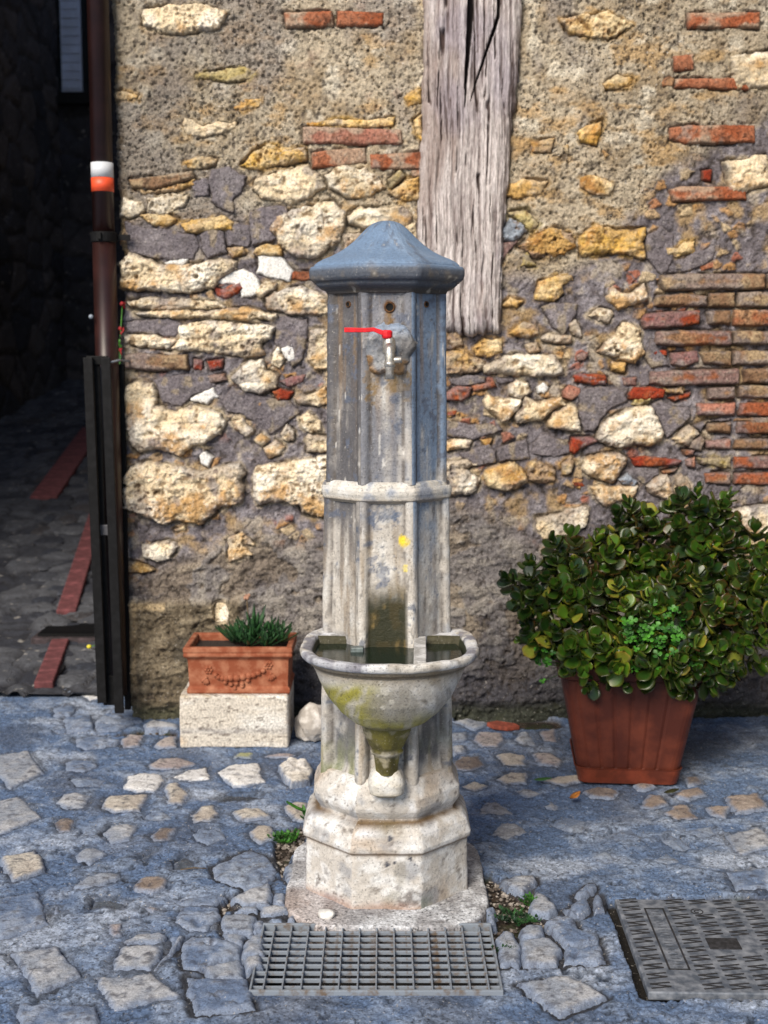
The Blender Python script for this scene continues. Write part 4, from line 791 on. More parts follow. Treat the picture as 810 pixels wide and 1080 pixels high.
for row in range(26):
    y = 1.78 + row * .135 + row * row * .004
    x = -2.9
    while x < -.95:
        wd_ = rr.uniform(.10, .19); px, py = proj(np.array(x), np.array(y), np.array(lane_z(y)))
        if px > 20 and px < 125:
            o = link(bpy.data.objects.new('cobble', rk[rr.randrange(5)]), lane); o.location = (x + wd_ / 2, y + rr.uniform(-.02, .02), lane_z(y) + .004)
            o.scale = (wd_ * .47, .058 + row * .002, .022); o.rotation_euler = (SL, 0, rr.uniform(-.2, .2))
        x += wd_
def brickrow(pa, pb, n, wdt):
    a, b = onlane(*pa), onlane(*pb)
    for i in range(n):
        q = a.lerp(b, (i + .5) / n); L_ = (b - a).length / n
        bm = bmesh.new(); bbox(bm, (0, 0, 0), (L_ * .94, wdt, .05)); o = bmobj('paving_brick', bm, M['pinkbrick'], lane, bevel=.006)
        q.z = lane_z(q.y) + .012; o.location = q; o.rotation_euler = (0, -math.atan2((b - a).z, (b - a).xy.length), math.atan2((b - a).y, (b - a).x))
brickrow((70, 652), (103, 545), 9, .085); brickrow((46, 530), (98, 455), 10, .16); brickrow((46, 728), (64, 682), 4, .07)
q0, q1 = onlane(40, 672), onlane(112, 672); 
ch = empty('channel_cover', ((q0.x + q1.x) / 2, q0.y + .06, 0), label='dark iron channel cover crossing the lane left of the drainpipe', cat='drain cover')
bm = bmesh.new(); bbox(bm, (0, 0, 0), ((q1.x - q0.x), .34, .05)); o = bmobj('frame', bm, plain('rusty_channel', (.05, .035, .04), rough=.8, scale=30, var=.5, bump=.8), ch, bevel=.004)
o.location = (0, 0, lane_z(q0.y) - .005)
for i in range(14):
    bm = bmesh.new(); bbox(bm, (0, 0, 0), (.018, .28, .012)); s2 = bmobj('bar', bm, M['iron'], ch); s2.location = (-(q1.x - q0.x) / 2 + .03 + i * (q1.x - q0.x - .06) / 13, 0, lane_z(q0.y) + .026)

# ------------------------------------------------------------------ buildings round the lane
def masonry(name, A, B, nrm, f, parent):                 # rough courses, A along, B up -> local coords
    n2 = fbm(A, B, 3, 4, 502); f1, f2, fid = wor(A * .6 + n2 * .05, B + n2 * .03, f, 501)
    hgt = sm(0, .18, f2 - f1) * .03 + n2 * .02
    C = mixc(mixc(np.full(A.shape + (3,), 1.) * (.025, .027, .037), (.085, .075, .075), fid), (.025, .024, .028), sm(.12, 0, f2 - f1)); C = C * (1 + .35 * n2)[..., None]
    return hgt, C
# end house
EYy = 9.6
eh = empty('lane_house', (-3.0, EYy, 0), label='dark stone house closing the far end of the lane with one pale blue window', cat='house')
A, B = np.meshgrid(np.arange(-3.2, 2.9, .03), np.arange(-.2, 6.5, .03)); hgt, C = masonry('', A, B, 0, 4, eh)
wxp = U(80, 80, EYy); wx, wz = wxp.x + 3.0, wxp.z
hole = (np.abs(A - wx + .1) < .27) & (np.abs(B - (wz + .42)) < .62)
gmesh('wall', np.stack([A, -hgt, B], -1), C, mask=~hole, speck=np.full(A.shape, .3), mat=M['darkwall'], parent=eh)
bm = bmesh.new(); bbox(bm, (-.15, 2.5, 3.1), (6.1, 4.9, 6.6)); bmobj('body', bm, M['render'], eh)
win = link(bpy.data.objects.new('window', bpy.data.meshes.new('window')), eh)
bm = bmesh.new(); bbox(bm, (wx - .1, .03, wz + .42), (.54, .03, 1.24)); bm.to_mesh(win.data); bm.free(); win.data.materials.append(M['glass'])
bm = bmesh.new()
for dx in (-.25, .25): bbox(bm, (wx - .1 + dx, -.01, wz + .42), (.05, .06, 1.24))
for dz in (-.60, .60): bbox(bm, (wx - .1, -.012, wz + .42 + dz), (.46, .06, .05))
bmobj('frame', bm, M['iron'], win)
bm = bmesh.new(); bbox(bm, (wx - .03, -.02, wz + .42), (.19, .03, 1.14)); 
for k in range(14): bbox(bm, (wx - .03, -.042, wz - .1 + k * .08), (.15, .012, .05))
bmobj('shutter', bm, M['shutter'], win)
bm = bmesh.new(); bbox(bm, (wx - .1, -.05, wz - .24), (.70, .16, .07)); bmobj('sill', bm, M['iron'], win)
bm = bmesh.new(); bbox(bm, (-.15, 2.3, 6.52), (6.6, 5.6, .16)); bmobj('roof', bm, M['roof'], eh)
# unseen house added on the right to block sky light and darken that side
nh = empty('shading_house', (1.68, -.2, 0), label='plain plastered house added out of view on the right to shade the pot and ground', cat='house')
A, B = np.meshgrid(np.arange(-1.25, 1.50, .02), np.arange(-.1, 5.4, .02)); n_ = fbm(A + 9, B, 5, 5, 511); n2_ = fbm(A + 9, B, 30, 4, 512)
C = mixc(mixc(np.ones(A.shape + (3,)) * (.22, .18, .13), (.32, .27, .20), sm(-.2, .4, n_)), (.12, .10, .08), sm(.2, .5, n2_))
gmesh('wall', np.stack([n_ * .02 + n2_ * .01, -A, B], -1), C, speck=np.full(A.shape, .4), mat=M['mortar'], parent=nh)
bm = bmesh.new(); bbox(bm, (1.55, -.12, 2.62), (3.0, 2.74, 5.44)); bmobj('body', bm, M['render'], nh)
bm = bmesh.new(); bbox(bm, (1.5, -.12, 5.42), (3.5, 3.0, .14)); bmobj('roof', bm, M['roof'], nh)
# house along the left side of the lane
lh = empty('side_house', (-3.1, 5.0, 0), label='dark stone house along the left side of the lane', cat='house')
A, B = np.meshgrid(np.arange(-4.2, 4.6, .03), np.arange(-.2, 6.2, .03)); hgt, C = masonry('', A + 40, B, 0, 4, lh)
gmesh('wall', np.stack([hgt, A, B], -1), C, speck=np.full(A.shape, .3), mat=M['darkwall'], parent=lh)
bm = bmesh.new(); bbox(bm, (-2.05, .2, 3.0), (4.0, 8.8, 6.4)); bmobj('body', bm, M['render'], lh)
bm = bmesh.new(); bbox(bm, (-1.9, .2, 6.3), (4.6, 9.3, .16)); bmobj('roof', bm, M['roof'], lh)
print('ground', time.time() - T0)

# ================================================================== FOUNTAIN
FX = 0.006
ft = empty('drinking_fountain', (FX, 0, 0), label='octagonal grey and cream cast stone drinking fountain with half-round basin and red-levered tap', cat='fountain')
def hw(px, py, y=0.0):
    z = zat(py, y); dep = (y - CY) * ct + (H - z) * st; return px * dep / FPX
PI = math.pi
def octo(name, prof, face=None, colf=None, rnd=0.0, dz=.004, nf=34, cx=0, cy=0, closed_top=False, closed_bot=False, bump=0.001):
    """prof: list of (z, R across flats /2); face(t, hwid, z, R)->radial offset"""
    zs = [];
    for (a, _), (b, _) in zip(prof, prof[1:]):
        n = max(1, int(abs(b - a) / dz)); zs += [a + (b - a) * k / n for k in range(n)]
    # parametrise by arc length of the profile so flat ledges get points too
    pr = []
    for (za, ra), (zb, rb) in zip(prof, prof[1:]):
        L_ = math.hypot(zb - za, rb - ra); n = max(1, int(math.ceil(L_ / dz)))
        pr += [(za + (zb - za) * k / n, ra + (rb - ra) * k / n) for k in range(n)]
    pr.append(prof[-1])
    z = np.array([p[0] for p in pr]); Rr = np.array([p[1] for p in pr])
    u = (np.arange(nf * 8)) / (nf * 8) * 8; f = np.floor(u); t01 = (u - f) * 2 - 1; t01 = .45 * t01 + .55 * np.sin(t01 * PI / 2)      # -1..1 across a face
    phi_c = f * PI / 4 - PI / 2 - PI / 8 + PI / 8
    T, Zz = np.meshgrid(t01, z); _, RR = np.meshgrid(t01, Rr); PC, _ = np.meshgrid(phi_c, z)
    hwid = RR * math.tan(PI / 8); t = T * hwid
    phi = np.arctan2(t, RR); rflat = RR / np.cos(phi)
    k_ = rnd if np.isscalar(rnd) else np.interp(Zz, rnd[0], rnd[1])
    rflat = rflat * (1 - k_) + RR * 1.035 * k_
    cornerd = hwid - np.abs(t)
    off = -np.clip(.004 - cornerd, 0, 1) * .3
    if face is not None: off = off + face(t, hwid, Zz, RR)
    th = PC + phi
    ax = np.cos(th) * RR; ay = np.sin(th) * RR
    nz = fbm(th * RR.mean() + 5, Zz, 25, 4, 61) * bump + fbm(th * RR.mean() + 5, Zz, 90, 3, 62) * bump * .5
    r = rflat + off + nz
    P = np.stack([cx + r * np.cos(th), cy + r * np.sin(th), Zz], -1)
    if closed_top: P = np.concatenate([P, np.broadcast_to([cx, cy, P[-1, 0, 2]], (1,) + P.shape[1:])], 0)
    Cc, sp = colf(th, t, hwid, Zz, RR, (np.round((PC + PI / 2) / (PI / 4)) % 8))
    if closed_top: Cc = np.concatenate([Cc, Cc[-1:]], 0); sp = np.concatenate([sp, sp[-1:]], 0)
    # swap order of points so faces look outward: columns run anticlockwise, rows up
    if z[-1] < z[0]: P = P[::-1]; Cc = Cc[::-1]; sp = sp[::-1]
    return gmesh(name, P, Cc, wrap=True, speck=sp, mat=M['fountain'], parent=ft)
z_neck = zat(311, 0); z_ringt = zat(514, -.14); z_ringb = zat(530, -.14); z_base = 0.0
R_top = hw(60, 312); R_ut = hw(61.2, 510); R_lt = hw(63.3, 536); R_lb = hw(67, 800)
z_fl = zat(806, 0); z_f2 = zat(818, 0); z_f3 = zat(831, 0); z_f4 = zat(838, 0); z_f5 = zat(845, 0); z_f6 = zat(852, 0); z_f7 = zat(862, 0); z_f8 = zat(869, 0)
CREAM = (.50, .465, .42); BLUEG = (.17, .235, .34); SLATE = (.115, .115, .125)
def shaftcol(th, t, hwid, z, R, face):
    a = th * .143
    n1 = fbm(a + 3, z, 9, 4, 71); n2 = fbm(a + 3, z, 35, 4, 72); stv = fbm(a + 3, z * .09, 70, 4, 73); n3 = fbm(a + 3, z, 110, 3, 74)
    hgt = (z - .5) / (z_neck - .5)
    paint = sm(.25, .75, hgt * .55 + .27 + .30 * n1 + .30 * stv + .15 * n2 + np.where(face == 1, .16, 0) + np.where(face == 7, .12, 0) - np.where(face == 0, .02, 0) - np.where(face == 0, sm(.95, .6, z) * .14, 0))
    paint *= sm(.45, .95, z)*.85 + .15
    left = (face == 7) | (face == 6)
    pc = np.where(left[..., None], np.array((.10, .097, .105)) * np.ones(z.shape + (3,)), np.array(BLUEG) * np.ones(z.shape + (3,)))  # one paint split by facet: shaded left, skylit blue right
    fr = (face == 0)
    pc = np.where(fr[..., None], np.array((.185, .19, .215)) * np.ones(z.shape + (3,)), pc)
    base = mixc(mixc(np.ones(z.shape + (3,)) * CREAM, (.64, .62, .585), sm(-.1, .4, n2)), (.33, .26, .18), sm(.0, .4, stv) * .7)
    base = mixc(base, (.30, .31, .34), sm(.1, .5, n1 + n2 * .4) * .5)
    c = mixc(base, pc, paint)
    c = mixc(c, (.26, .165, .08), sm(.15, .55, fbm(a + 8, z * .07, 60, 4, 77)) * sm(.95, 1.25, z) * .5)           # rusty runs
    pan = sm(.017, .013, np.abs(np.abs(t) - (hwid - .016)))
    c = mixc(c, (.10, .085, .075), np.clip(sm(.0045, .001, np.abs(np.abs(t) - (hwid - .0175))) * sm(-.5, .1, n2) * .85, 0, 1))  # dark lines beside ribs
    c = mixc(c, (.10, .12, .17), (sm(.38, .56, n2 + .45 * n3) * .75)); c = mixc(c, (.07, .06, .055), sm(.30, .6, fbm(a + 5, z * .25, 110, 4, 78)) * .55)                                       # flaked dark chips
    c = mixc(c, (.72, .70, .66), sm(.52, .66, fbm(a, z * .3, 90, 3, 79)) * .6)                             # pale scratches
    fx = t; f0 = fr & (th > -2.2)
    moss = f0 * sm(zat(612, -.14), zat(650, -.14), z + n1 * .02 + n2 * .018) * sm(hwid - .010, hwid - .020, np.abs(t)) * sm(.3, .5, z)
    c = mixc(c, (.042, .034, .011), np.clip(moss * 1.05, 0, 1)); c = mixc(c, (.022, .024, .010), moss * sm(-.2, .25, n2 + stv * .6) * .9); c = mixc(c, (.20, .14, .05), moss * sm(.2, .5, fbm(a + 1, z * .4, 60, 4, 171)) * .8)
    def blob(px, py, rx, rz, col, c, warp=.35):
        q = U(px, py, -.142); rr_ = np.sqrt(((fx + FX - q.x) / rx) ** 2 + ((z - q.z) / rz) ** 2) + n2 * warp + n3 * warp * .6
        return mixc(c, col, sm(1.1, .75, rr_) * f0 * (.55 + .45 * sm(-.3, .2, n3 + stv)))
    c = blob(425.5, 571, .010, .011, (.74, .56, .03), c, .6); c = blob(428, 600, .004, .008, (.70, .58, .12), c, .5)
    c = blob(403, 606, .020, .030, (.10, .13, .20), c, 1.3); c = blob(408, 545, .030, .014, (.11, .14, .20), c, 1.4); c = blob(393, 552, .010, .018, (.12, .14, .19), c, 1.2)
    c = blob(411, 323, .017, .014, (.13, .065, .02), c, .5); c = blob(410, 398, .034, .040, (.22, .15, .075), c, 2.2)
    c = blob(412, 340, .012, .03, (.20, .12, .05), c, .9)
    c = mixc(c, (.085, .085, .095), (~fr) * sm(hwid - .016, hwid - .026, np.abs(t)) * sm(.46, .42, z) * sm(z_fl + .02, z_fl + .05, z) * sm(-.5, -.05, fbm(a + 9, z * .5, 20, 4, 170)) * .8)  # shade painted into the recessed side panels below the basin
    c = mixc(c, (.06, .05, .04), sm(.030, .0, z - z_fl) * (z < z_fl + .05) * sm(-.2, .3, n2) * .6)
    bot = sm(.72, .50, z) * (1 - fr * .3)
    c = mixc(c, (.20, .22, .09), np.clip(sm(.2, .6, n1 + stv * .4) * sm(.42, .25, z) * .8, 0, 1))
    return c, .35 * (1 - np.clip(moss, 0, 1))
def ribs(rec, w=.016, rib=.0035):
    def f(t, hwid, z, R):
        inner = hwid - w
        pan = sm(inner + .0015, inner - .0015, np.abs(t))
        cd = hwid - np.abs(t)                           # distance to corner
        r_ = np.sqrt(np.clip(1 - (np.clip(cd / (w * .85), 0, 1)) ** 2, 0, 1))
        return -rec * pan + rib * r_ * (1 - pan)
    return f
up_f0 = ribs(.0060, .0155); lo_f0 = ribs(.0075, .0165)
def up_f(t, hwid, z, R): return up_f0(t, hwid, z, R)
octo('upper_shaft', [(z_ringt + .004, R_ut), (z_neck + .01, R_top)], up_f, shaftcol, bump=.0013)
def lo_f(t, hwid, z, R):
    return lo_f0(t, hwid, z, R) - sm(z_fl + .06, z_fl + .09, z) * 0 - .010 * sm(hwid - .013, hwid - .024, np.abs(t)) * sm(.48, .42, z) * sm(z_fl + .004, z_fl + .03, z)
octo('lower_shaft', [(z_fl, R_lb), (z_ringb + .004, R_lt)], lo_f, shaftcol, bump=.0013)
def ringcol(th, t, hwid, z, R, face):
    a = th * .15; n2 = fbm(a, z, 40, 4, 81); n1 = fbm(a, z, 12, 3, 82)
    c = mixc(mixc(np.ones(z.shape + (3,)) * (.56, .53, .48), (.68, .67, .64), sm(-.2, .4, n2)), (.16, .20, .29), sm(.1, .4, n1 + n2 * .5) * .7)
    c = mixc(c, (.25, .18, .10), sm(z_ringt - .022, z_ringb, z) * .6); return c, np.full(z.shape, .4)
Rr_ = hw(69, 523) - .003
octo('ring_moulding', [(z_ringb - .004, R_lt - .004), (z_ringb, R_lt + .001), (z_ringb + .003, R_lt + .006), (z_ringb + .010, Rr_ - .002), (z_ringb + .016, Rr_), (z_ringb + .024, Rr_), (z_ringb + .031, Rr_ - .003), (z_ringt - .006, R_ut + .005), (z_ringt + .006, R_ut + .0015), (z_ringt + .010, R_ut - .008)], None, ringcol, rnd=.12, dz=.0025)
# cap
def capcol(th, t, hwid, z, R, face):
    a = th * .16; n1 = fbm(a, z, 10, 4, 91); n2 = fbm(a, z, 40, 4, 92); n3 = fbm(a, z, 110, 3, 93)
    c = mixc(mixc(np.ones(z.shape + (3,)) * (.15, .225, .345), (.22, .30, .42), sm(-.1, .5, n1 + n2 * .4)), (.075, .095, .14), sm(.15, .5, n2) * .6)
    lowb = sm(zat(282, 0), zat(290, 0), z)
    c = mixc(c, mixc(np.ones(z.shape + (3,)) * (.075, .08, .095), (.15, .125, .10), sm(0, .4, n1 + .6 * n2)), lowb * .9)  # skylight blue kept on top, shade painted below the eave
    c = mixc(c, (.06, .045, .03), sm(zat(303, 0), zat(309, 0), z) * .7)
    q = np.sqrt(((th + PI / 2 + .62) / .11) ** 2 + ((z - zat(255, -.07)) / .020) ** 2) + n2 * .5
    c = mixc(c, (.07, .06, .05), sm(1, .8, q)); c = mixc(c, (.5, .47, .42), sm(.5, .65, n2 + .3 * n3) * .5)
    return c, np.full(z.shape, .25)
K = lambda px, py: (zat(py, 0), hw(px, py))
cap = [K(56, 312), K(61.5, 311.5), K(62.5, 309), K(65, 306.5), K(70, 304.5), K(72.5, 302.5), K(73, 299.5), K(77, 298.5), K(79, 296), K(80, 292), K(79.8, 287), K(78.3, 284), K(75, 283), K(74.6, 281.5), K(72, 279), K(66, 275.5), K(57, 271.5), K(48, 266.5), K(40, 260.5), K(33, 254), K(27, 247.5), K(21, 241.5), K(15, 236.5), K(9, 234), K(4, 233)]
_zl = [c_[0] for c_ in cap]
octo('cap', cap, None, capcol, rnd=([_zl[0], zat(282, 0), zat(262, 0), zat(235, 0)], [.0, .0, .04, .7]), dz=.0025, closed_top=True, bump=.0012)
# flared foot and plinth
def plcol(th, t, hwid, z, R, face):
    a = th * .18; n1 = fbm(a + 2, z, 9, 4, 95); n2 = fbm(a + 2, z, 38, 4, 96); n3 = fbm(a, z, 110, 3, 97)
    c = mixc(mixc(np.ones(z.shape + (3,)) * (.52, .49, .455), (.68, .68, .68), sm(-.2, .4, n2)), (.40, .30, .21), sm(0, .45, n1) * .6)
    c = mixc(c, (.27, .28, .31), sm(.10, .45, fbm(a, z, 16, 5, 98)) * .7); c = mixc(c, (.12, .10, .085), sm(.32, .6, fbm(a, z * 1.2, 60, 5, 100)) * .75)
    groove = np.exp(-((z - (z_f4 + z_f5) / 2) / .006) ** 2); c = mixc(c, (.13, .08, .035), np.clip(groove * (.9 + n1), 0, .95)); c = mixc(c, (.70, .71, .74), sm(.0, .4, n2 + n1) * (np.exp(-((z - z_f3 - .012) / .010) ** 2) + np.exp(-((z - z_f6 - .006) / .008) ** 2)) * .7)  # groove darkened; pale skylight painted along the moulding tops
    g2 = np.exp(-((z - z_f8) / .004) ** 2); c = mixc(c, (.22, .13, .06), np.clip(g2 * .8, 0, 1))
    front = (face == 0) * sm(.05, -.02, np.abs(t) - .005)
    c = mixc(c, (.115, .09, .035), front * sm(z_f8 + .07, z_f5, z) * sm(-.2, .2, n1 + .1) * sm(z_f7, z_f5 + .005, z) * .8)
    st2 = (face == 0) * sm(.035, .0, np.abs(t - .018 + n2 * .02)) * sm(z_f8, z_f8 - .06, z + n1 * .02) * .0
    q = (face == 0) * sm(1.1, .7, np.sqrt(((t - .030) / .016) ** 2 + ((z - .085) / .038) ** 2) + n2 * .6) * .45; c = mixc(c, (.28, .25, .19), q)
    q = (face == 0) * sm(1.1, .7, np.sqrt(((t - .020) / .022) ** 2 + ((z - .03) / .03) ** 2) + n2 * .7) * .5; c = mixc(c, (.25, .235, .19), q)
    gr = sm(.30, .55, n2 + n3 * .3) * sm(.10, .03, z + n1 * .03) * .8; c = mixc(c, (.13, .11, .10), gr)
    c = mixc(c, (.30, .13, .07), sm(.028, .0, z + n1 * .012) * (face != 1) * .55)
    c = mixc(c, (.15, .17, .15), (face == 1) * sm(.0, .4, fbm(a, z * .5, 18, 4, 99)) * sm(.12, .02, z) * .8)
    for (px, py, r_) in ((411, 883, .006), (408, 911, .006), (433, 905, .0045), (437, 911, .003), (417, 909, .003)):
        qq = U(px, py, -.18); c = mixc(c, (.05, .055, .075), (face == 0) * sm(1.1, .8, np.sqrt((t + FX - qq.x) ** 2 + (z - qq.z) ** 2) / r_ + n2 * .3))
    return c, np.full(z.shape, .4)
R_b = hw(83.0, 900)
pl = [(-.02, R_b + .002), (z_f8 - .004, R_b - .001), (z_f8, R_b + .001), (z_f8 + .003, R_b + .006), (z_f7 - .003, R_b + .0075), (z_f7 + .004, R_b + .005), (z_f6 - .004, R_b + .001), (z_f6, R_b - .001), (z_f6 + .002, R_b - .001),
      (z_f5 + .000, hw(78, 845)), (z_f4 - .008, hw(70, 840)), (z_f4 - .002, hw(69, 838)), (z_f4 + .004, hw(71, 836)), (z_f3, hw(74.5, 831)), (z_f3 + .008, hw(75.5, 826)), (z_f2, hw(75, 820)), (z_f2 + .008, hw(72.5, 814)), (z_fl - .004, hw(69.5, 808)), (z_fl + .004, R_lb + .002), (z_fl + .012, R_lb - .002), (z_fl + .014, R_lb - .012)]
octo('plinth', pl, None, plcol, rnd=([0, z_f8, z_f6, z_f3, z_fl], [.0, .02, .10, .22, .1]), dz=.0035, bump=.0016)
# footing slab with rounded corners
A, B = np.meshgrid(np.arange(-.27, .27, .0035), np.arange(-.32, .30, .0035))
qx = np.abs(A) - .095; qy = np.abs(B + .0) - (.14); 
dd_ = .135 - np.sqrt(np.clip(qx, 0, 9) ** 2 + np.clip(qy, 0, 9) ** 2)
sdl = dd_ + fbm(A, B, 9, 4, 111) * .006
zz = .016 - .004 * 1 - (1 - np.sqrt(np.clip(1 - (1 - np.clip(sdl / .008, 0, 1)) ** 2, 0, 1))) * .008 + fbm(A, B, 14, 4, 112) * .003 + fbm(A, B, 60, 3, 113) * .0016 - .006
C = mixc(mixc(np.ones(A.shape + (3,)) * (.36, .36, .38), (.62, .64, .68), sm(-.2, .3, fbm(A, B, 20, 4, 114))), (.15, .14, .15), sm(.2, .6, fbm(A, B, 30, 5, 115)) * .7)
C = mixc(C, (.42, .30, .24), sm(-.05, -.2, A) * sm(.0, -.15, B) * .5)  # warm light from the left tinted into the slab's front corner
sidef = sm(.002, -.001, sdl); C = mixc(C, (.13, .11, .11), sidef * .8)
zz = zz - sm(.0, -.004, sdl) * .050
gmesh('footing_slab', np.stack([A, B, zz], -1), C, mask=sdl > -.008, speck=np.full(A.shape, .6), mat=M['ground'], parent=ft)

# basin: half bowl grown from the shaft
bcy = -.212; BXO = .006; BA = hw(93.5, 690, -.2); BB = .178; z0 = zat(704, -.39) + .003
def plan(th, sc):                                      # outline of the bowl at scale sc
    cc, ss = np.cos(th), np.sin(th); n_ = np.where(ss > 0, 3.4, 2.15); bb_ = np.where(ss > 0, .225, BB)
    r_ = (np.abs(cc / BA) ** n_ + np.abs(ss / bb_) ** n_) ** (-1 / n_)
    return r_ * sc
prof = [(0.0, z0 - .178, 'o'), (.16, z0 - .178, 'o'), (.27, z0 - .174, 'o'), (.42, z0 - .160, 'o'), (.57, z0 - .135, 'o'), (.70, z0 - .103, 'o'), (.79, z0 - .070, 'o'), (.850, z0 - .042, 'o'), (.865, z0 - .034, 'o'), (.885, z0 - .033, 'o'), (.893, z0 - .029, 'o'), (.905, z0 - .028, 'o'),
        (.935, z0 - .021, 'o'), (.975, z0 - .017, 'r'), (.995, z0 - .013, 'r'), (1.0, z0 - .008, 'r'), (.998, z0 - .003, 'r'), (.985, z0, 'r'), (.96, z0 + .0005, 'r'), (.90, z0 - .0005, 'r'), (.872, z0 - .003, 'r'), (.862, z0 - .010, 'i'), (.83, z0 - .04, 'i'), (.74, z0 - .08, 'i'), (.60, z0 - .12, 'i'), (.3, z0 - .145, 'i'), (0.0, z0 - .15, 'i')]
pr = []
for (a, za, ka), (b, zb, kb) in zip(prof, prof[1:]):
    n_ = max(1, int(math.hypot((b - a) * .18, zb - za) / .0035)); pr += [(a + (b - a) * k / n_, za + (zb - za) * k / n_, ka) for k in range(n_)]
pr.append(prof[-1])
th = np.linspace(-PI, PI, 260, endpoint=False); TH, SC = np.meshgrid(th, [p[0] for p in pr]); _, ZZ = np.meshgrid(th, [p[1] for p in pr])
kind = np.array([dict(o=0, r=1, i=2)[p[2]] for p in pr])[:, None] * np.ones(TH.shape)
rr_ = plan(TH, SC); X = rr_ * np.cos(TH); Y = bcy + rr_ * np.sin(TH)
nn = fbm(X + 2, ZZ + Y, 20, 4, 121); n2 = fbm(X + 2, ZZ * 1.3 + Y, 60, 3, 122)
ZZ = ZZ + (kind == 1) * (nn * .0035 + n2 * .0015); rs = 1 + (kind < 2) * (nn * .010 + n2 * .004); X = X * rs + BXO; Y = bcy + (Y - bcy) * rs
C = mixc(mixc(np.ones(X.shape + (3,)) * (.55, .52, .47), (.68, .67, .65), sm(-.2, .5, n2)), (.28, .24, .19), sm(.05, .5, nn) * .65)
out = (kind == 0)
lf = sm(.02, -.09, X + nn * .03)
green = out * np.clip(lf * sm(z0 - .02, z0 - .07, ZZ - X * .25 + nn * .02) + sm(z0 - .10, z0 - .17, ZZ + nn * .03) * .75, 0, 1)
green = np.clip(green * 1.35, 0, 1); C = mixc(C, (.33, .30, .03), green * .95 * sm(-.5, .1, nn + n2 * .5 + .3)); C = mixc(C, (.09, .10, .012), green * sm(-.15, .4, nn + .1) * .8); C = mixc(C, (.10, .085, .06), (kind < 2) * sm(.3, .6, fbm(X + 3, ZZ * 1.4 + Y, 70, 5, 126)) * .7)
C = mixc(C, (.24, .17, .08), out * sm(z0 - .060, z0 - .026, ZZ + n2 * .006) * .75); C = mixc(C, (.07, .05, .025), out * np.exp(-((ZZ - (z0 - .030)) / .0035) ** 2) * .8); C = mixc(C, (.10, .09, .04), out * sm(z0 - .150, z0 - .172, ZZ) * .75)
q = out * sm(1.1, .6, np.sqrt(((X - .012) / .055) ** 2 + ((ZZ - (z0 - .10)) / .045) ** 2) + nn * .6); C = mixc(C, (.26, .24, .20), q * .7)
for (px, py, r_) in ((406, 729, .010), (413, 743, .006), (404, 750, .005), (398, 735, .004), (402, 720, .004)):
    q_ = U(px, py, -.36); C = mixc(C, (.60, .57, .50), out * (Y < -.2) * sm(1.15, .85, np.sqrt((X - q_.x + FX) ** 2 + (ZZ - q_.z) ** 2) / r_ + n2 * .4) * .8)
rim = (kind == 1)
C = mixc(C, (.17, .17, .21), rim * sm(.0, .22, fbm(X, Y, 22, 5, 123) + sm(.02, -.16, X) * .3 - .1) * .9)
C = mixc(C, (.66, .68, .72), rim * sm(0, .5, fbm(X, Y, 30, 3, 124)) * .6)
C = mixc(C, (.03, .035, .02), (kind == 2) * 1.0)
basin = gmesh('basin', np.stack([X, Y, ZZ], -1), C, wrap=True, speck=np.where(kind < 2, .5, 0) * np.ones(X.shape), mat=M['fountain'], parent=ft)
A, B = np.meshgrid(np.arange(-.19, .19, .003), np.arange(-.125, .02, .003)); q_ = np.arctan2(B - bcy, A); dl = plan(q_, .90) - np.hypot(A, B - bcy)
nn_ = fbm(A, B, 24, 4, 161); zz = z0 - .0035 + nn_ * .0025 - sm(-.100, -.106, B + nn_ * .003) * .05
C = mixc(mixc(np.ones(A.shape + (3,)) * (.42, .43, .46), (.66, .67, .70), sm(-.2, .3, nn_)), (.12, .11, .09), sm(.1, .4, fbm(A, B, 50, 4, 162)) * .6); C = mixc(C, (.05, .045, .02), sm(-.0925, -.097, B + nn_ * .003))
gmesh('rim_ledge', np.stack([A + BXO, B, zz], -1), C, mask=dl > 0, speck=np.full(A.shape, .3), mat=M['fountain'], parent=basin)
wz_ = z0 - .020
bm = bmesh.new(); vs = [bm.verts.new((float(plan(np.array(a), .845)) * math.cos(a), bcy + float(plan(np.array(a), .845)) * math.sin(a), wz_)) for a in np.linspace(-PI, PI, 96, endpoint=False)]; bm.faces.new(vs)
bmobj('water', bm, M['water'], basin)
# stone bar across the basin, and the small block at its left
def rockbox(name, c, s, rz, col, parent, seed=1, amp=.0015):
    bm = bmesh.new(); bbox(bm, (0, 0, 0), s); bmesh.ops.subdivide_edges(bm, edges=bm.edges[:], cuts=7, use_grid_fill=True)
    P_ = np.array([v.co[:] for v in bm.verts]); n_ = fbm(P_[:, 0] + P_[:, 2] + seed, P_[:, 1] + seed, 30, 3, seed)
    for v, a in zip(bm.verts, n_):
        v.co *= 1 + 0; v.co += v.co.normalized() * a * amp * 2
    o = bmobj(name, bm, col, parent, smooth=False, bevel=.002); o.location = c; o.rotation_euler = (0, 0, rz); return o
M['dividers'] = plain('pale_worn_stone', (.50, .49, .47), rough=.8, scale=45, var=.35, bump=.7, c2=(.66, .66, .66))
M['greyrust'] = plain('wet_grey_stone', (.14, .17, .17), rough=.4, scale=45, var=.35, bump=.5)
pb0 = U(440, 673, -.13); pb1 = U(446.5, 700, -.36)
rockbox('divider', ((pb0.x + pb1.x) / 2 - FX, -.237, z0 - .010), (.026, .235, .022), -.03, M['dividers'], basin, 3)
q = U(376, 682, -.2); rockbox('inlet_block', (q.x - FX, -.175, wz_ + .003), (.026, .02, .012), 0, M['greyrust'], basin, 4)
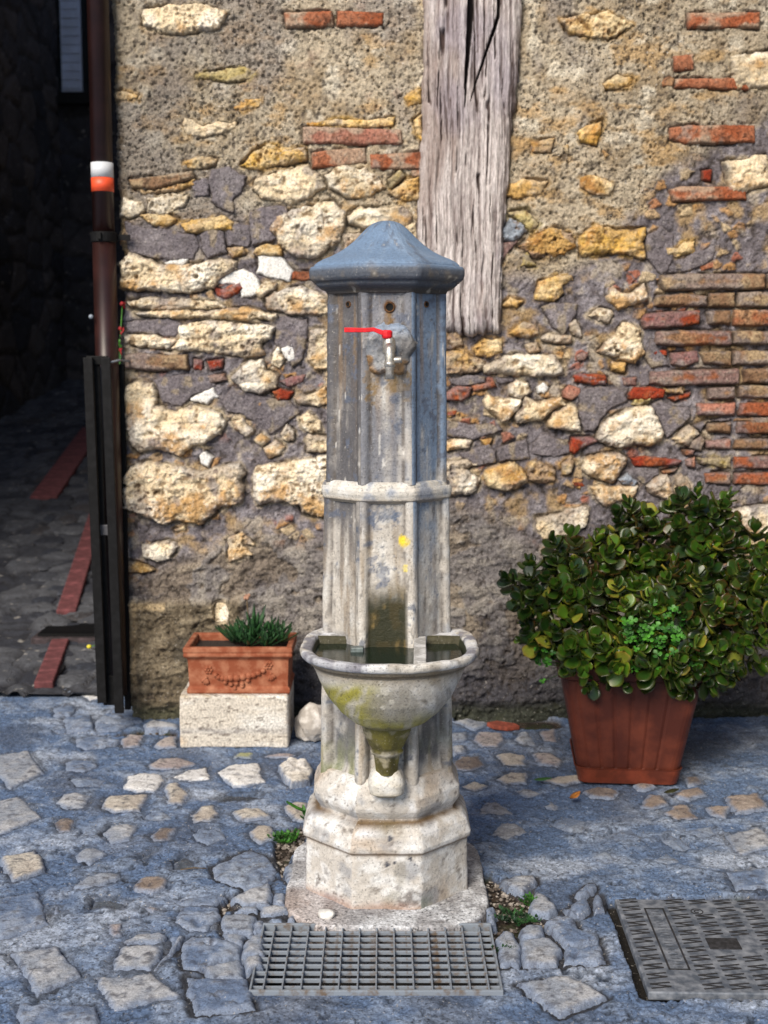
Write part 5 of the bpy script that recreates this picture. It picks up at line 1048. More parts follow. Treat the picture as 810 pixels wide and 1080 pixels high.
# funnel-shaped bracket under the bowl and its scroll foot
yb = -.205
br = [(z0 - .165, .060), (z0 - .178, .052), (zat(775, yb), .047), (zat(787, yb), .036), (zat(791, yb), .031), (zat(793, yb), .034), (zat(796, yb), .033), (zat(798, yb), .027), (zat(808, yb), .024), (zat(818, yb), .022)]
def brcol(X, Y, Z):
    n1 = fbm(X + 4, Z, 18, 4, 131); n2 = fbm(X, Z, 60, 3, 132)
    c = mixc(mixc(np.ones(X.shape + (3,)) * (.17, .15, .03), (.07, .06, .015), sm(-.1, .4, n1)), (.40, .36, .26), sm(.2, .6, n2 + sm(-.02, -.045, X) * .3) * .6)
    band = np.exp(-((Z - zat(794, yb)) / .006) ** 2); c = mixc(c, (.45, .42, .36), band * sm(-.3, .3, n2) * .8); return c
zb_ = []; 
for (za, ra), (zb2, rb) in zip(br, br[1:]):
    n_ = max(1, int(abs(za - zb2) / .003)); zb_ += [(za + (zb2 - za) * k / n_, ra + (rb - ra) * k / n_) for k in range(n_)]
zb_.append(br[-1]); zb_ = zb_[::-1]
th = np.linspace(-PI, PI, 96, endpoint=False); TH, RRb = np.meshgrid(th, [p[1] for p in zb_]); _, ZZ = np.meshgrid(th, [p[0] for p in zb_])
sq = 1 + .06 * np.cos(4 * TH + 0)
X = RRb * sq * np.cos(TH); Yb = yb + .01 + RRb * .95 * sq * np.sin(TH) 
lean = (ZZ - z0 + .17) * -.16                           # leans back to the shaft going down
Yb = Yb - lean * -.35
gmesh('bracket', np.stack([X, Yb, ZZ], -1), brcol(X, Yb, ZZ), wrap=True, speck=np.full(X.shape, .4), mat=M['fountain'], parent=ft)
# foot of the bracket: rounded scroll block seated on the flare
zt_, zb0 = zat(812, yb), zat(841, yb + .01)
us = np.linspace(-PI, PI, 72, endpoint=False); vs = np.linspace(0, 1, 26)
Uu, Vv = np.meshgrid(us, vs); hwv = np.interp(vs, [0, .12, .45, .7, .9, 1], [.026, .038, .041, .036, .028, .020])[:, None]
cc, ss = np.cos(Uu), np.sin(Uu); n_ = 3.2; r_ = (np.abs(cc) ** n_ + np.abs(ss) ** n_) ** (-1 / n_)
X = hwv * r_ * cc; Y = -.172 + hwv * 1.05 * r_ * ss; Z = zb0 + (zt_ - zb0) * Vv; nn = fbm(X + 1, Z + Y, 40, 3, 141); X = X * (1 + nn * .04); Y = Y + nn * .0015
C = mixc(mixc(np.ones(X.shape + (3,)) * (.56, .53, .47), (.66, .65, .62), sm(-.2, .5, nn)), (.17, .13, .05), sm(.25, .0, Vv) * .75); C = mixc(C, (.2, .19, .05), sm(.85, 1, Vv) * .5)
gmesh('bracket_foot', np.stack([X, Y, Z], -1), C, wrap=True, speck=np.full(X.shape, .4), mat=M['fountain'], parent=ft)

# boss of rough cement round the tap
q = U(411, 368, -.14); bx0, bz0 = q.x - FX, q.z
A, B = np.meshgrid(np.arange(-.066, .066, .002), np.arange(-.066, .066, .002))
rr2 = np.sqrt(A ** 2 + B ** 2 * .95); d = .052 - rr2 + fbm(A, B, 30, 4, 151) * .014
pr_ = np.sqrt(np.clip(1 - (1 - np.clip(d / .03, 0, 1)) ** 2, 0, 1))
hgt = .008 * pr_ + fbm(A, B, 45, 4, 152) * .0065 * sm(0, .01, d) + .004 * sm(.0, .4, fbm(A, B, 22, 3, 156)) - sm(.017, .011, np.sqrt(A ** 2 + (B + .001) ** 2)) * .006
hgt = hgt - sm(0, -.004, d) * .014
C = mixc(mixc(np.ones(A.shape + (3,)) * (.27, .28, .30), (.42, .42, .42), sm(-.2, .5, fbm(A, B, 60, 3, 153))), (.28, .15, .05), sm(.1, .5, fbm(A, B, 30, 3, 154) - B * 8) * .9)
C = mixc(C, (.20, .29, .44), sm(.02, .05, B) * .6); C = mixc(C, (.09, .085, .085), sm(.01, .03, A) * sm(.035, .01, np.abs(B)) * .8)
gmesh('cement_boss', np.stack([A + bx0, -.1355 - hgt, B + bz0], -1), C, mask=d > -.006, speck=np.full(A.shape, .4), mat=M['fountain'], parent=ft)
# tap
tp_ = empty('tap', (bx0, -.14, bz0)); tp_.parent = ft; tp_.scale = (1.1, 1.1, 1.1)
def tm(name, fn, mat, par, **k):
    bm = bmesh.new(); fn(bm); return bmobj(name, bm, mat, par, smooth=True, **k)
def TP(px, py, y=0): q = U(px, py, -.14 + y); return Vector((q.x - FX - bx0, y, q.z - bz0))
c0 = TP(410.5, 366, -.03)
def body(bm):
    tube(bm, [(c0.x, .008, c0.z), (c0.x, -.012, c0.z)], [.013, .013], 6)                 # nut on the wall
    tube(bm, [(c0.x, -.012, c0.z), (c0.x, -.048, c0.z - .001)], .0085, 16)
    tube(bm, [(c0.x, -.030, c0.z + .018), (c0.x, -.030, c0.z + .010), (c0.x, -.030, c0.z - .010), (c0.x, -.030, c0.z - .013)], [.0095, .0125, .0125, .009], 16)
def spout(bm):
    z1 = TP(411, 397, -.05).z
    tube(bm, [(c0.x, -.044, c0.z), (c0.x + .001, -.052, c0.z - .006), (c0.x + .001, -.054, c0.z - .018), (c0.x + .001, -.054, z1 + .020), (c0.x + .001, -.054, z1 + .016), (c0.x + .001, -.054, z1)], [.0095, .0098, .0095, .0092, .0078, .0095], 18)
    tube(bm, [(c0.x + .001, -.054, z1 + .034), (c0.x + .001, -.054, z1 + .024)], .0105, 18)
def cock(bm): tube(bm, [(c0.x + .004, -.052, c0.z - .026), (c0.x + .024, -.054, c0.z - .024)], [.0065, .0058], 12)
tm('tap_body', body, M['chrome'], tp_, bevel=.0008); tm('spout', spout, M['chrome'], tp_); tm('side_nozzle', cock, M['chrome'], tp_, bevel=.001)
hb = TP(408.5, 354.5, -.035)
def hub(bm): tube(bm, [(hb.x, -.034, hb.z - .007), (hb.x, -.034, hb.z - .003), (hb.x, -.034, hb.z + .006), (hb.x, -.034, hb.z + .009)], [.009, .0108, .0108, .007], 8)
l0 = TP(405, 353, -.036); l1 = TP(367.5, 349.8, -.040)
def lever(bm):
    pts = [l0, l0.lerp(l1, .25) + Vector((0, 0, .0055)), l0.lerp(l1, .45) + Vector((0, 0, .003)), l1]
    for p, r2 in zip(pts, pts[1:]):
        pass
    rings = []
    for i, p in enumerate(pts):
        w_, t_ = [(.006, .0050), (.0058, .0040), (.0060, .0042), (.0062, .0046)][i]
        rings.append([bm.verts.new(p + Vector((0, a * w_, b * t_))) for a, b in ((-1, -1), (1, -1), (1, 1), (-1, 1))])
    for a, b in zip(rings, rings[1:]):
        for k in range(4): bm.faces.new((a[k], b[k], b[(k + 1) % 4], a[(k + 1) % 4]))
    bm.faces.new(rings[0]); bm.faces.new(rings[-1][::-1])
bm = bmesh.new(); hub(bm); bmobj('lever_hub', bm, M['red'], tp_, bevel=.001)
bm = bmesh.new(); lever(bm); bmobj('lever', bm, M['red'], tp_, bevel=.0012)
# holes with rusty pipe stubs near the top
for px, py, fa, r_ in ((411, 324, 0, .0085), (367.5, 321, -1, .005), (449.5, 321, 1, .005)):
    ang_ = fa * PI / 4; n_ = Vector((math.sin(ang_), -math.cos(ang_), 0)); d_ = ray(px, py); Rn = R_top - .0052
    t_ = (Rn - (Vector((0, CY, H)) - Vector((FX, 0, 0))).dot(n_)) / d_.dot(n_); hp = Vector((0, CY, H)) + d_ * t_ - Vector((FX, 0, 0))
    bm = bmesh.new(); n16 = 16; uu = Vector((0, 0, 1)); vv_ = n_.cross(uu)
    ro = []
    for (rad, dep) in ((r_ * 1.45, -.001), (r_ * 1.35, .0022), (r_ * .95, .0020), (r_ * .85, -.012 + .012), (0.0001, .0002)):
        ro.append([bm.verts.new(hp + (uu * math.cos(2 * PI * k / n16) + vv_ * math.sin(2 * PI * k / n16)) * rad + n_ * dep) for k in range(n16)])
    for a, b in zip(ro, ro[1:]):
        for k in range(n16): bm.faces.new((a[k], b[k], b[(k + 1) % n16], a[(k + 1) % n16]))
    me_ = bmobj('pipe_hole', bm, plain('rusty_hole_rim', (.10, .045, .015), rough=.95, scale=90, var=.5, bump=.5), ft, smooth=True)
    me_.data.materials.append(plain('hole_inside', (.004, .004, .004), rough=1, var=0, bump=0))
    for i_, p in enumerate(me_.data.polygons):
        if i_ >= 2 * n16: p.material_index = 1
print('fountain', time.time() - T0)

# ================================================================== DRAIN GRATE
dg = empty('drain_grate', ((GRX0 + GRX1) / 2, (GRY0 + GRY1) / 2, 0), label='galvanised steel drain grate set in the ground in front of the fountain', cat='drain grate')
W_ = GRX1 - GRX0; D_ = GRY1 - GRY0
bm = bmesh.new()
bbox(bm, (0, D_ / 2 - .003, -.010), (W_ - .002, .006, .028)); bbox(bm, (0, -D_ / 2 + .003, -.010), (W_ - .002, .006, .028))
bbox(bm, (-W_ / 2 + .003, 0, -.010), (.004, D_ - .014, .026)); bbox(bm, (W_ / 2 - .003, 0, -.010), (.004, D_ - .014, .026))
bmobj('frame', bm, M['steel'], dg, bevel=.0008)
nb = 13
bm = bmesh.new(); bbox(bm, (0, 0, -.009), (.0030, D_ - .0125, .022)); b0 = bmobj('bearing_bar', bm, M['steel'], dg, bevel=.0006)
for i in range(nb):
    o = b0 if i == 0 else link(b0.copy(), dg); o.location = (-W_ / 2 + W_ * (i + .75) / (nb + .5), 0, 0)
nc = 9
bm = bmesh.new(); bbox(bm, (0, 0, -.006), (W_ - .010, .0045, .008)); b0 = bmobj('cross_bar', bm, M['steel'], dg, bevel=.0006)
for i in range(nc):
    o = b0 if i == 0 else link(b0.copy(), dg); o.location = (0, D_ / 2 - D_ * (i + 1) / (nc + 1), 0)
q = G(344, 972); 
def pebble(name, loc, s, c, seed, label, cat, c2=None, sub=3, amp=.25, group=None):
    bm = bmesh.new(); bmesh.ops.create_icosphere(bm, subdivisions=sub, radius=1)
    P_ = np.array([v.co[:] for v in bm.verts]); n_ = fbm(P_[:, 0] + P_[:, 2] * .7 + seed, P_[:, 1] - P_[:, 2] * .6 + seed, 1.3, 4, seed); n3_ = fbm(P_[:, 0] + P_[:, 2] * .9, P_[:, 1] + P_[:, 2], 5, 3, seed)
    for v, a, b in zip(bm.verts, n_, n3_):
        k = 1 + a * amp + b * amp * .3
        v.co = Vector((v.co.x * s[0] * k, v.co.y * s[1] * k, max(v.co.z * k, -.75) * s[2]))
    o = bmobj(name, bm, plain(name + '_surface', c, rough=.9, scale=30, var=.25, bump=.8, c2=c2), None, smooth=False); o.location = loc
    return tag(o, label, cat, group)
pebble('white_pebble', (q.x, q.y + .010, .012), (.020, .014, .012), (.66, .65, .63), 3, 'small white stone lying on the back edge of the drain grate', 'stone')
q = G(332, 787)
pebble('limestone_rock', (q.x - .005, q.y + .07, .050), (.060, .05, .062), (.48, .44, .40), 11, 'broken pale limestone rock standing between the fountain and the planter', 'stone', c2=(.66, .63, .60), amp=.45)
q = G(531, 770)
bm = bmesh.new(); vs = [(-.055, .012), (-.02, .03), (.035, .016), (.052, -.006), (.01, -.022), (-.035, -.012)]
f = bm.faces.new([bm.verts.new((a, b, 0)) for a, b in vs]); r = bmesh.ops.extrude_face_region(bm, geom=[f]); bmesh.ops.translate(bm, vec=(0, 0, .014), verts=[v for v in r['geom'] if isinstance(v, bmesh.types.BMVert)])
bmesh.ops.recalc_face_normals(bm, faces=bm.faces); o = bmobj('tile_fragment', bm, plain('broken_tile', (.30, .07, .04), rough=.9, scale=50, var=.3, bump=.6), None, bevel=.0007, seg=1); o.location = (q.x, q.y, .006); o.rotation_euler = (.1, .05, 0)
tag(o, 'broken red roof tile fragment on the ground at the wall foot, right of the fountain', 'tile fragment')

# inspection cover
cv = empty('inspection_cover', (cvx0.x, cvx0.y, 0), rz=math.atan2(CVR.y, CVR.x), label='grey metal inspection cover with embossed zigzag ribs at the lower right', cat='manhole cover')
M['cover'] = plain('worn_cast_iron', (.12, .145, .19), rough=.6, scale=40, var=.35, bump=.7, metal=.1, c2=(.27, .29, .33), lo=.4, hi=.7)
M['coverdark'] = plain('dirt_filled_rib', (.022, .022, .026), rough=.9, scale=90, var=.5, bump=.3)
bm = bmesh.new(); bbox(bm, (CW / 2, -CL / 2, -.006), (CW - .012, CL - .012, .018)); bmobj('plate', bm, M['cover'], cv, bevel=.003)
def CV(px, py):                                       # photo point -> cover coordinates
    q = G(px, py) - cvx0; return q.dot(CVR), -(q.dot(Vector((CVE.x, CVE.y, 0))))
def strip(bm, a, b, w, z=.0035, hgt=.002):
    a = Vector((*a, 0)); b = Vector((*b, 0)); d = (b - a); L_ = d.length; n = Vector((-d.y, d.x, 0)).normalized()
    M_ = Matrix.Translation((a + b) / 2 + Vector((0, 0, z))) @ Matrix.Rotation(math.atan2(d.y, d.x), 4, 'Z') @ Matrix.Diagonal((L_, w, hgt, 1))
    r = bmesh.ops.create_cube(bm, size=1); bmesh.ops.transform(bm, matrix=M_, verts=r['verts'])
pa, pb, pc, pd = CV(680, 960), CV(696, 960), CV(724, 1024), CV(706, 1024)
x0 = (pa[0] + pd[0]) / 2 - .0; x1 = x0 + .040; y0 = pa[1]; y1 = pd[1]
bm = bmesh.new()
for a, b in (((x0, y0), (x1, y0)), ((x0, y1), (x1, y1)), ((x0, y0 + .002), (x0, y1 - .002)), ((x1, y0 + .002), (x1, y1 - .002))): strip(bm, a, b, .0035)
bmobj('name_frame', bm, M['coverdark'], cv)
rr = random.Random(3); bm = bmesh.new(); yy = y0 - .012
while yy > y1 + .01:                                   # worn, unreadable casting marks inside the frame
    for k in range(3): strip(bm, (x0 + .010 + rr.uniform(0, .004), yy - rr.uniform(0, .006)), (x0 + .028 + rr.uniform(0, .004), yy - rr.uniform(0, .006)), .0016, .0032, .0012)
    yy -= .013
bmobj('casting_marks', bm, plain('worn_marks', (.13, .145, .175), rough=.7, scale=90, var=.4), cv)
def zig(cx, cy, w=.038, a=.012, n=2):
    bm = bmesh.new(); pts = [(cx - w / 2, cy)]
    pts = []
    for i in range(4):
        pts.append((cx + w / 2 * (1 if i % 2 == 0 else -1), cy + .013 - .0085 * i))
    for p, q in zip(pts, pts[1:]): strip(bm, p, q, .0042, .0030 + .0001 * (pts.index(p) % 2), .0016)
    return bmobj('zigzag_rib', bm, M['coverdark'], cv)
for cxx in (x0 - .030, x1 + .032, x1 + .085, x1 + .14, x1 + .195):
    yy = -.018
    while yy > -CL + .03:
        bx_, by_ = CV(760, 995)
        if not (abs(cxx - x1 - .085) < .02 and (-.07 < yy < -.035)) : 
            if not (bx_ - .035 < cxx < bx_ + .06 and abs(yy - by_) < .035): zig(cxx, yy, w=.040)
        yy -= .039
bm = bmesh.new(); cxx, cyy = CV(735, 963)
for k in range(16):
    a = 2 * math.pi * k / 16; b = 2 * math.pi * (k + 1) / 16; strip(bm, (cxx + .013 * math.cos(a), cyy + .013 * math.sin(a)), (cxx + .013 * math.cos(b), cyy + .013 * math.sin(b)), .002, .0032 + .0001 * (k % 2))
for k in range(9):
    a = 2 * math.pi * k / 12 + .5; b = a + .52; strip(bm, (cxx + .006 * math.cos(a), cyy + .006 * math.sin(a)), (cxx + .006 * math.cos(b), cyy + .006 * math.sin(b)), .0018, .0034 + .0001 * (k % 2))
bmobj('round_mark', bm, M['coverdark'], cv)
bm = bmesh.new(); a, b = CV(757, 997); bbox(bm, (a + .012, b, .0035), (.066, .05, .003)); bmobj('lifting_slot', bm, M['coverdark'], cv, bevel=.001)

# ================================================================== DOWNPIPE
pq = U(113.5, 400, 1.29); PXc = pq.x; PY_ = 1.29; pr0 = .0375
dp = empty('drainpipe', (PXc, PY_, 0), label='dark brown round downpipe with a white and red band at the wall corner', cat='drainpipe')
zc = zat(250, 1.29)
bm = bmesh.new(); tube(bm, [(0, 0, .10), (0, 0, zc - .01)], pr0, 28); tube(bm, [(0, 0, zc - .012), (0, 0, 5.4)], pr0 - .003, 28); bmobj('pipe', bm, M['pipe'], dp, smooth=True)
bm = bmesh.new(); lathe(bm, [(pr0 + .0015, -.018), (pr0 + .004, -.015), (pr0 + .004, .012), (pr0 + .0015, .015)], (0, 0, zc), 28)
bbox(bm, (-.005, -pr0 - .008, zc), (.012, .014, .020)); bbox(bm, (.055, .02, zc), (.05, .012, .018)); bmobj('pipe_clamp', bm, M['iron'], dp, smooth=False)
za, zb_1, zc_1 = zat(170, 1.25), zat(186, 1.25), zat(201, 1.25)
bm = bmesh.new(); lathe(bm, [(pr0 - .0018, zb_1 + .0005), (pr0 - .0018, za)], (0, 0, 0), 28); bmobj('white_band', bm, M['whiteband'], dp, smooth=True)
bm = bmesh.new(); lathe(bm, [(pr0 - .0018, zc_1), (pr0 - .0018, zb_1 - .0005)], (0, 0, 0), 28); bmobj('red_band', bm, M['redband'], dp, smooth=True)
bm = bmesh.new(); bmesh.ops.create_icosphere(bm, subdivisions=2, radius=.008); q = U(96, 334, 1.25); bmesh.ops.translate(bm, vec=(q.x - PXc, q.y - PY_, q.z), verts=bm.verts); bmobj('fixing_bolt', bm, M['steel'], dp, smooth=True)
# iron guard round its foot
yg = 1.20
gd = empty('pipe_guard', (PXc, yg, 0), label='black iron guard frame around the foot of the brown drainpipe', cat='pipe guard')
def gb(name, p0, p1, w_, d, y=yg, mat='iron', y1=None):
    a = U(*p0, y); b = U(*p1, y if y1 is None else y1); o_ = Vector((PXc, yg, 0)); bm = bmesh.new()
    a -= o_; b -= o_; dv = b - a; L_ = dv.length; rot = dv.to_track_quat('Z', 'Y'); bbox(bm, (a + b) / 2, (w_, d, L_), rot); return bmobj(name, bm, M[mat], gd, bevel=.002)
gb('upright', (93, 377), (108, 741), .018, .030); gb('upright', (98.5, 379), (111, 740), .010, .04, yg + .03)
gb('upright', (111.5, 377), (126, 752), .012, .030); gb('upright', (128, 384), (135, 748), .016, .02, yg + .12)
def hb_(name, p0, p1, h_, d, y=yg, mat='iron'):
    a = U(*p0, y) - Vector((PXc, yg, 0)); b = U(*p1, y) - Vector((PXc, yg, 0)); bm = bmesh.new(); bbox(bm, (a + b) / 2, ((b - a).length, d, h_)); return bmobj(name, bm, M[mat], gd, bevel=.002)
hb_('top_strap', (91, 380), (114, 380), .028, .012, yg + .02); hb_('middle_strap', (103, 559), (119, 559), .034, .008, yg + .022, 'steel').data.materials[0] = plain('grey_strap', (.10, .10, .115), rough=.5, scale=30, var=.3)
hb_('foot_plate', (109, 728), (127, 728), .10, .010, yg + .024); 
bm = bmesh.new(); o_ = Vector((PXc, yg, 0)); a = U(113, 383, yg) - o_; b = U(137, 381, yg + .12) - o_
tube(bm, [a, (a + b) / 2 + Vector((0, 0, .006)), b], .0035, 8); bmobj('wire_tie', bm, M['steel'], gd, smooth=True)

# ================================================================== LEFT PLANTER ON ITS BLOCK
bl = empty('travertine_block', (0, 0, 0), label='rectangular pale travertine block carrying the terracotta window planter', cat='stone block')
yF = G(245, 789).y; a = U(189.5, 760, yF).x; b = U(304, 760, yF).x; zt_b = zat(734, yF); dpt = .25
bl.location = ((a + b) / 2, yF + dpt / 2, 0)
def heightbox(name, w_, d, h_, parent, mat, colf, amp=.002, g=.004, loc=(0, 0, 0), speck=.4):
    """closed box of displaced faces, base at z=0 (front, sides, top, back)"""
    def face(nu, nv, f):
        u, v = np.meshgrid(np.linspace(-1, 1, nu), np.linspace(-1, 1, nv)); return f(u, v)
    nx, ny, nz = max(4, int(w_ / g)), max(4, int(d / g)), max(4, int(h_ / g))
    bm_ = []
    faces = [(nx, nz, lambda u, v: np.stack([u * w_ / 2, -d / 2 + 0 * u, (v + 1) * h_ / 2], -1)), (nx, nz, lambda u, v: np.stack([-u * w_ / 2, d / 2 + 0 * u, (v + 1) * h_ / 2], -1)),
             (ny, nz, lambda u, v: np.stack([w_ / 2 + 0 * u, u * d / 2, (v + 1) * h_ / 2], -1)), (ny, nz, lambda u, v: np.stack([-w_ / 2 + 0 * u, -u * d / 2, (v + 1) * h_ / 2], -1)),
             (nx, ny, lambda u, v: np.stack([u * w_ / 2, v * d / 2, h_ + 0 * u], -1))]
    obs = []
    for nu, nv, f in faces:
        P = face(nu, nv, f); x, y, z = P[..., 0], P[..., 1], P[..., 2]
        def nzf(s): return fbm(x + y * .83 + 3, z + y * .31 - x * .17, 25, 4, s) * amp + fbm(x - y * 1.1, z + y * .7, 70, 3, s + 4) * amp * .4
        cdir = np.stack([x / w_ * 2, y / d * 2, (z - h_ / 2) / h_ * 2], -1); e = np.sort(np.abs(cdir), -1)[..., 1]   # second largest -> near edges
        cen = np.stack([x * 0, y * 0, z * 0 + h_ / 2], -1); v = P - cen
        Lr = np.sqrt((v ** 2).sum(-1))[..., None]
        P = P + v / Lr * (nzf(7)[..., None]) - v / Lr * (sm(.965, 1.0, e) ** 2 * .004)[..., None]
        C = colf(x, y, z); obs.append((P, C))
    o0 = None; parts = []
    for P, C in obs:
        o = gmesh('t', P, C, speck=np.full(P.shape[:2], speck), mat=mat, parent=parent); parts.append(o)
    me = bpy.data.meshes.new(name); bmx = bmesh.new()
    for o in parts: bmx.from_mesh(o.data)
    bmesh.ops.remove_doubles(bmx, verts=bmx.verts, dist=.0002); bmx.to_mesh(me); bmx.free()
    me.polygons.foreach_set('use_smooth', [True] * len(me.polygons)); me.materials.append(mat)
    for o in parts: m_ = o.data; bpy.data.objects.remove(o); bpy.data.meshes.remove(m_)
    o = link(bpy.data.objects.new(name, me), parent); o.location = loc; return o
def travcol(x, y, z):
    s = fbm(x * .2 + y * .2, z, 30, 4, 201); n = fbm(x + y, z, 14, 4, 202); n2 = fbm(x + y, z * 2.5, 45, 4, 203)
    c = mixc(mixc(np.ones(x.shape + (3,)) * (.62, .57, .50), (.74, .72, .68), sm(-.2, .4, s)), (.50, .33, .17), sm(.1, .5, n + s * .4) * .55)
    c = mixc(c, (.15, .12, .10), sm(.38, .5, n2 + .3 * np.exp(-((z - .055) / .012) ** 2)) * .8)
    band = np.exp(-((z - .055) / .010) ** 2); c = mixc(c, (.45, .44, .44), band * .5)
    return mixc(c, (.35, .27, .14), sm(zt_b - .012, zt_b, z) * sm(-.1, .3, n) * .6)
heightbox('block', b - a, dpt, zt_b, bl, M['stone'], travcol, amp=.0022, g=.004)
# planter
yP = yF + .035; zr0 = zt_b + .001
xl, xr = U(199, 728, yP).x, U(305, 728, yP).x; xrl, xrr = U(194.5, 683, yP - .01).x, U(309.5, 683, yP - .01).x
zrt = zat(682, yP - .01); zrb = zat(693, yP - .01); wb_, wt_ = xr - xl, xrr - xrl; PD = .20
pt = empty('terracotta_planter', ((xl + xr) / 2, yP + PD / 2 - .01, zr0), label='rectangular terracotta window planter with flower garland relief on its front', cat='planter')
Hh = zrt - zr0; hrb = zrb - zr0
bm = bmesh.new()
def ringq(wx_, dy_, z): return [bm.verts.new((sx * wx_ / 2, sy * dy_ / 2, z)) for sx, sy in ((-1, -1), (1, -1), (1, 1), (-1, 1))]
lv = [ringq(wb_ + .004, PD + .004, 0), ringq(wb_ + .008, PD + .008, .006), ringq(wb_ + .006, PD + .006, .016), ringq(wb_ - .006, PD - .006, .022), ringq(wb_ + .000, PD, hrb - .010), ringq(wb_ + .010, PD + .01, hrb - .002),
      ringq(wt_ - .004, PD + .026, hrb + .002), ringq(wt_, PD + .030, hrb + .008), ringq(wt_ - .004, PD + .026, hrb + .014), ringq(wt_, PD + .030, hrb + .020), ringq(wt_ - .001, PD + .028, Hh - .002), ringq(wt_ - .008, PD + .022, Hh),
      ringq(wt_ - .034, PD - .006, Hh), ringq(wt_ - .040, PD - .012, Hh - .004), ringq(wt_ - .044, PD - .018, Hh - .05), ringq(.02, .02, Hh - .052)]
for p_, q_ in zip(lv, lv[1:]):
    for k in range(4): bm.faces.new((p_[k], p_[(k + 1) % 4], q_[(k + 1) % 4], q_[k]))
bm.faces.new(lv[0][::-1]); bm.faces.new(lv[-1])
bmobj('trough', bm, M['terracotta'], pt, bevel=.0018)
yf = -PD / 2 + .001
def PP(px, py): q = U(px, py, yP); return Vector((q.x - pt.location.x, yf - .001, q.z - zr0))
def ball(bm, c, s):
    r = bmesh.ops.create_icosphere(bm, subdivisions=2, radius=1)
    for v in r['verts']: v.co = Vector((v.co.x * s[0], v.co.y * s[1], v.co.z * s[2])) + c
bm = bmesh.new(); rr = random.Random(4)
pts = [(228, 711), (231, 713.5), (235, 714.5), (239, 715), (244, 714.5), (250, 714.5), (257, 713.5), (263, 712.5), (268, 711.5), (273, 709.5), (278, 707)]
for (px, py) in pts:
    c_ = PP(px, py); s_0 = .0075 + .0040 * math.exp(-((px - 252) / 16) ** 2); ball(bm, c_, (s_0 * 1.1, .009, s_0))
for (px, py) in ((238, 719), (244, 721), (250, 720), (256, 720.5), (262, 717), (248, 725), (256, 723)): ball(bm, PP(px, py), (.0078, .009, .0072))
bmobj('garland', bm, M['terracotta'], pt, smooth=True)
for px, py in ((220.5, 706), (283.5, 701)):
    bm = bmesh.new(); c_ = PP(px, py); ball(bm, c_, (.004, .007, .004))
    for k in range(6): a_ = k * PI / 3; ball(bm, c_ + Vector((math.cos(a_) * .009, .001, math.sin(a_) * .009)), (.0055, .005, .0055))
    bmobj('flower_relief', bm, M['terracotta'], pt, smooth=True)
for px, py, s_1 in ((218, 714, -1), (286, 710, 1)):
    bm = bmesh.new(); c_ = PP(px, py); ball(bm, c_, (.005, .005, .005))
    for dx, dz, l_ in ((-.35, -1, .015), (0, -1, .017), (.35, -1, .015), (s_1 * .9, -.8, .012)):
        tube(bm, [c_, c_ + Vector((dx * l_, 0, dz * l_)), c_ + Vector((dx * l_ * 1.5, 0, dz * l_ * 1.35))], [.003, .0052, .002], 8)
    bmobj('tassel_relief', bm, M['terracotta'], pt, smooth=True)
bm = bmesh.new(); bbox(bm, (0, 0, 0), (wt_ - .045, PD - .02, .01)); so = bmobj('soil', bm, M['soil'], pt); so.location = (0, 0, Hh - .028)

# plants ------------------------------------------------------------
def leafmesh(name, L_, W0, T_, cup, mat, tip=.5, n=6, col=None, rimcol=None):
    """one leaf along +Y from the origin, face up +Z"""
    vs_, fs, cols = [], [], []
    ts = np.linspace(0, 1, n + 1)
    for t in ts:
        wv = W0 * (math.sin(math.pi * min(1, t ** tip * .97 + .015)) ** .8) * .5 if tip else W0 * (1 - t) * .5
        if tip > 1.2: wv = W0 * .5 * (.16 + .84 * math.sin(math.pi / 2 * min(1, t / .66)) ** 1.3) * (1 if t < .66 else math.sqrt(max(.012, 1 - ((t - .66) / .345) ** 2)))
        z = cup * (t ** 2) * L_
        for sx in (-1, -.55, 0, .55, 1):
            vs_.append((sx * wv, t * L_, z + cup * L_ * .35 * sx * sx + T_ * (1 - sx * sx))); cols.append((sx, t))
    for i in range(n):
        for j in range(4): fs.append((i * 5 + j, i * 5 + j + 1, (i + 1) * 5 + j + 1, (i + 1) * 5 + j))
    nv = len(vs_)
    for (x, y, z), (sx, t) in zip(vs_[:], cols[:]): vs_.append((x, y, z - T_ * 2.0 * (1 - sx * sx) - .0002)); cols.append((sx, t))
    for i in range(n):
        for j in range(4): fs.append((nv + (i + 1) * 5 + j, nv + (i + 1) * 5 + j + 1, nv + i * 5 + j + 1, nv + i * 5 + j))
    for i in range(n):
        fs.append((i * 5 + 4, nv + i * 5 + 4, nv + (i + 1) * 5 + 4, (i + 1) * 5 + 4)); fs.append((i * 5, (i + 1) * 5, nv + (i + 1) * 5, nv + i * 5))
    me = bpy.data.meshes.new(name); me.from_pydata(vs_, [], fs); me.update(); me.polygons.foreach_set('use_smooth', [True] * len(me.polygons))
    if col:
        at = me.color_attributes.new('Col', 'FLOAT_COLOR', 'POINT')
        for k, (sx, t) in enumerate(cols):
            e = max(0, min(1, (max(abs(sx), t * 1.02) - .8) * 4)); b_ = max(0, 1 - t * 2.2)
            c_ = [a_ * (1 - e) + r_ * e for a_, r_ in zip(col, rimcol)]; c_ = [c_[0] + .05 * b_, c_[1] + .05 * b_, c_[2] + .01 * b_]; at.data[k].color = (*c_, 0)
    me.materials.append(mat); return me
def orient(dirv, up, roll=0):
    y = dirv.normalized(); z = (up - y * up.dot(y)); z = z.normalized() if z.length > 1e-4 else Vector((1, 0, 0)); x = y.cross(z)
    return Matrix((x, y, z)).transposed().to_4x4() @ Matrix.Rotation(roll, 4, 'Y')
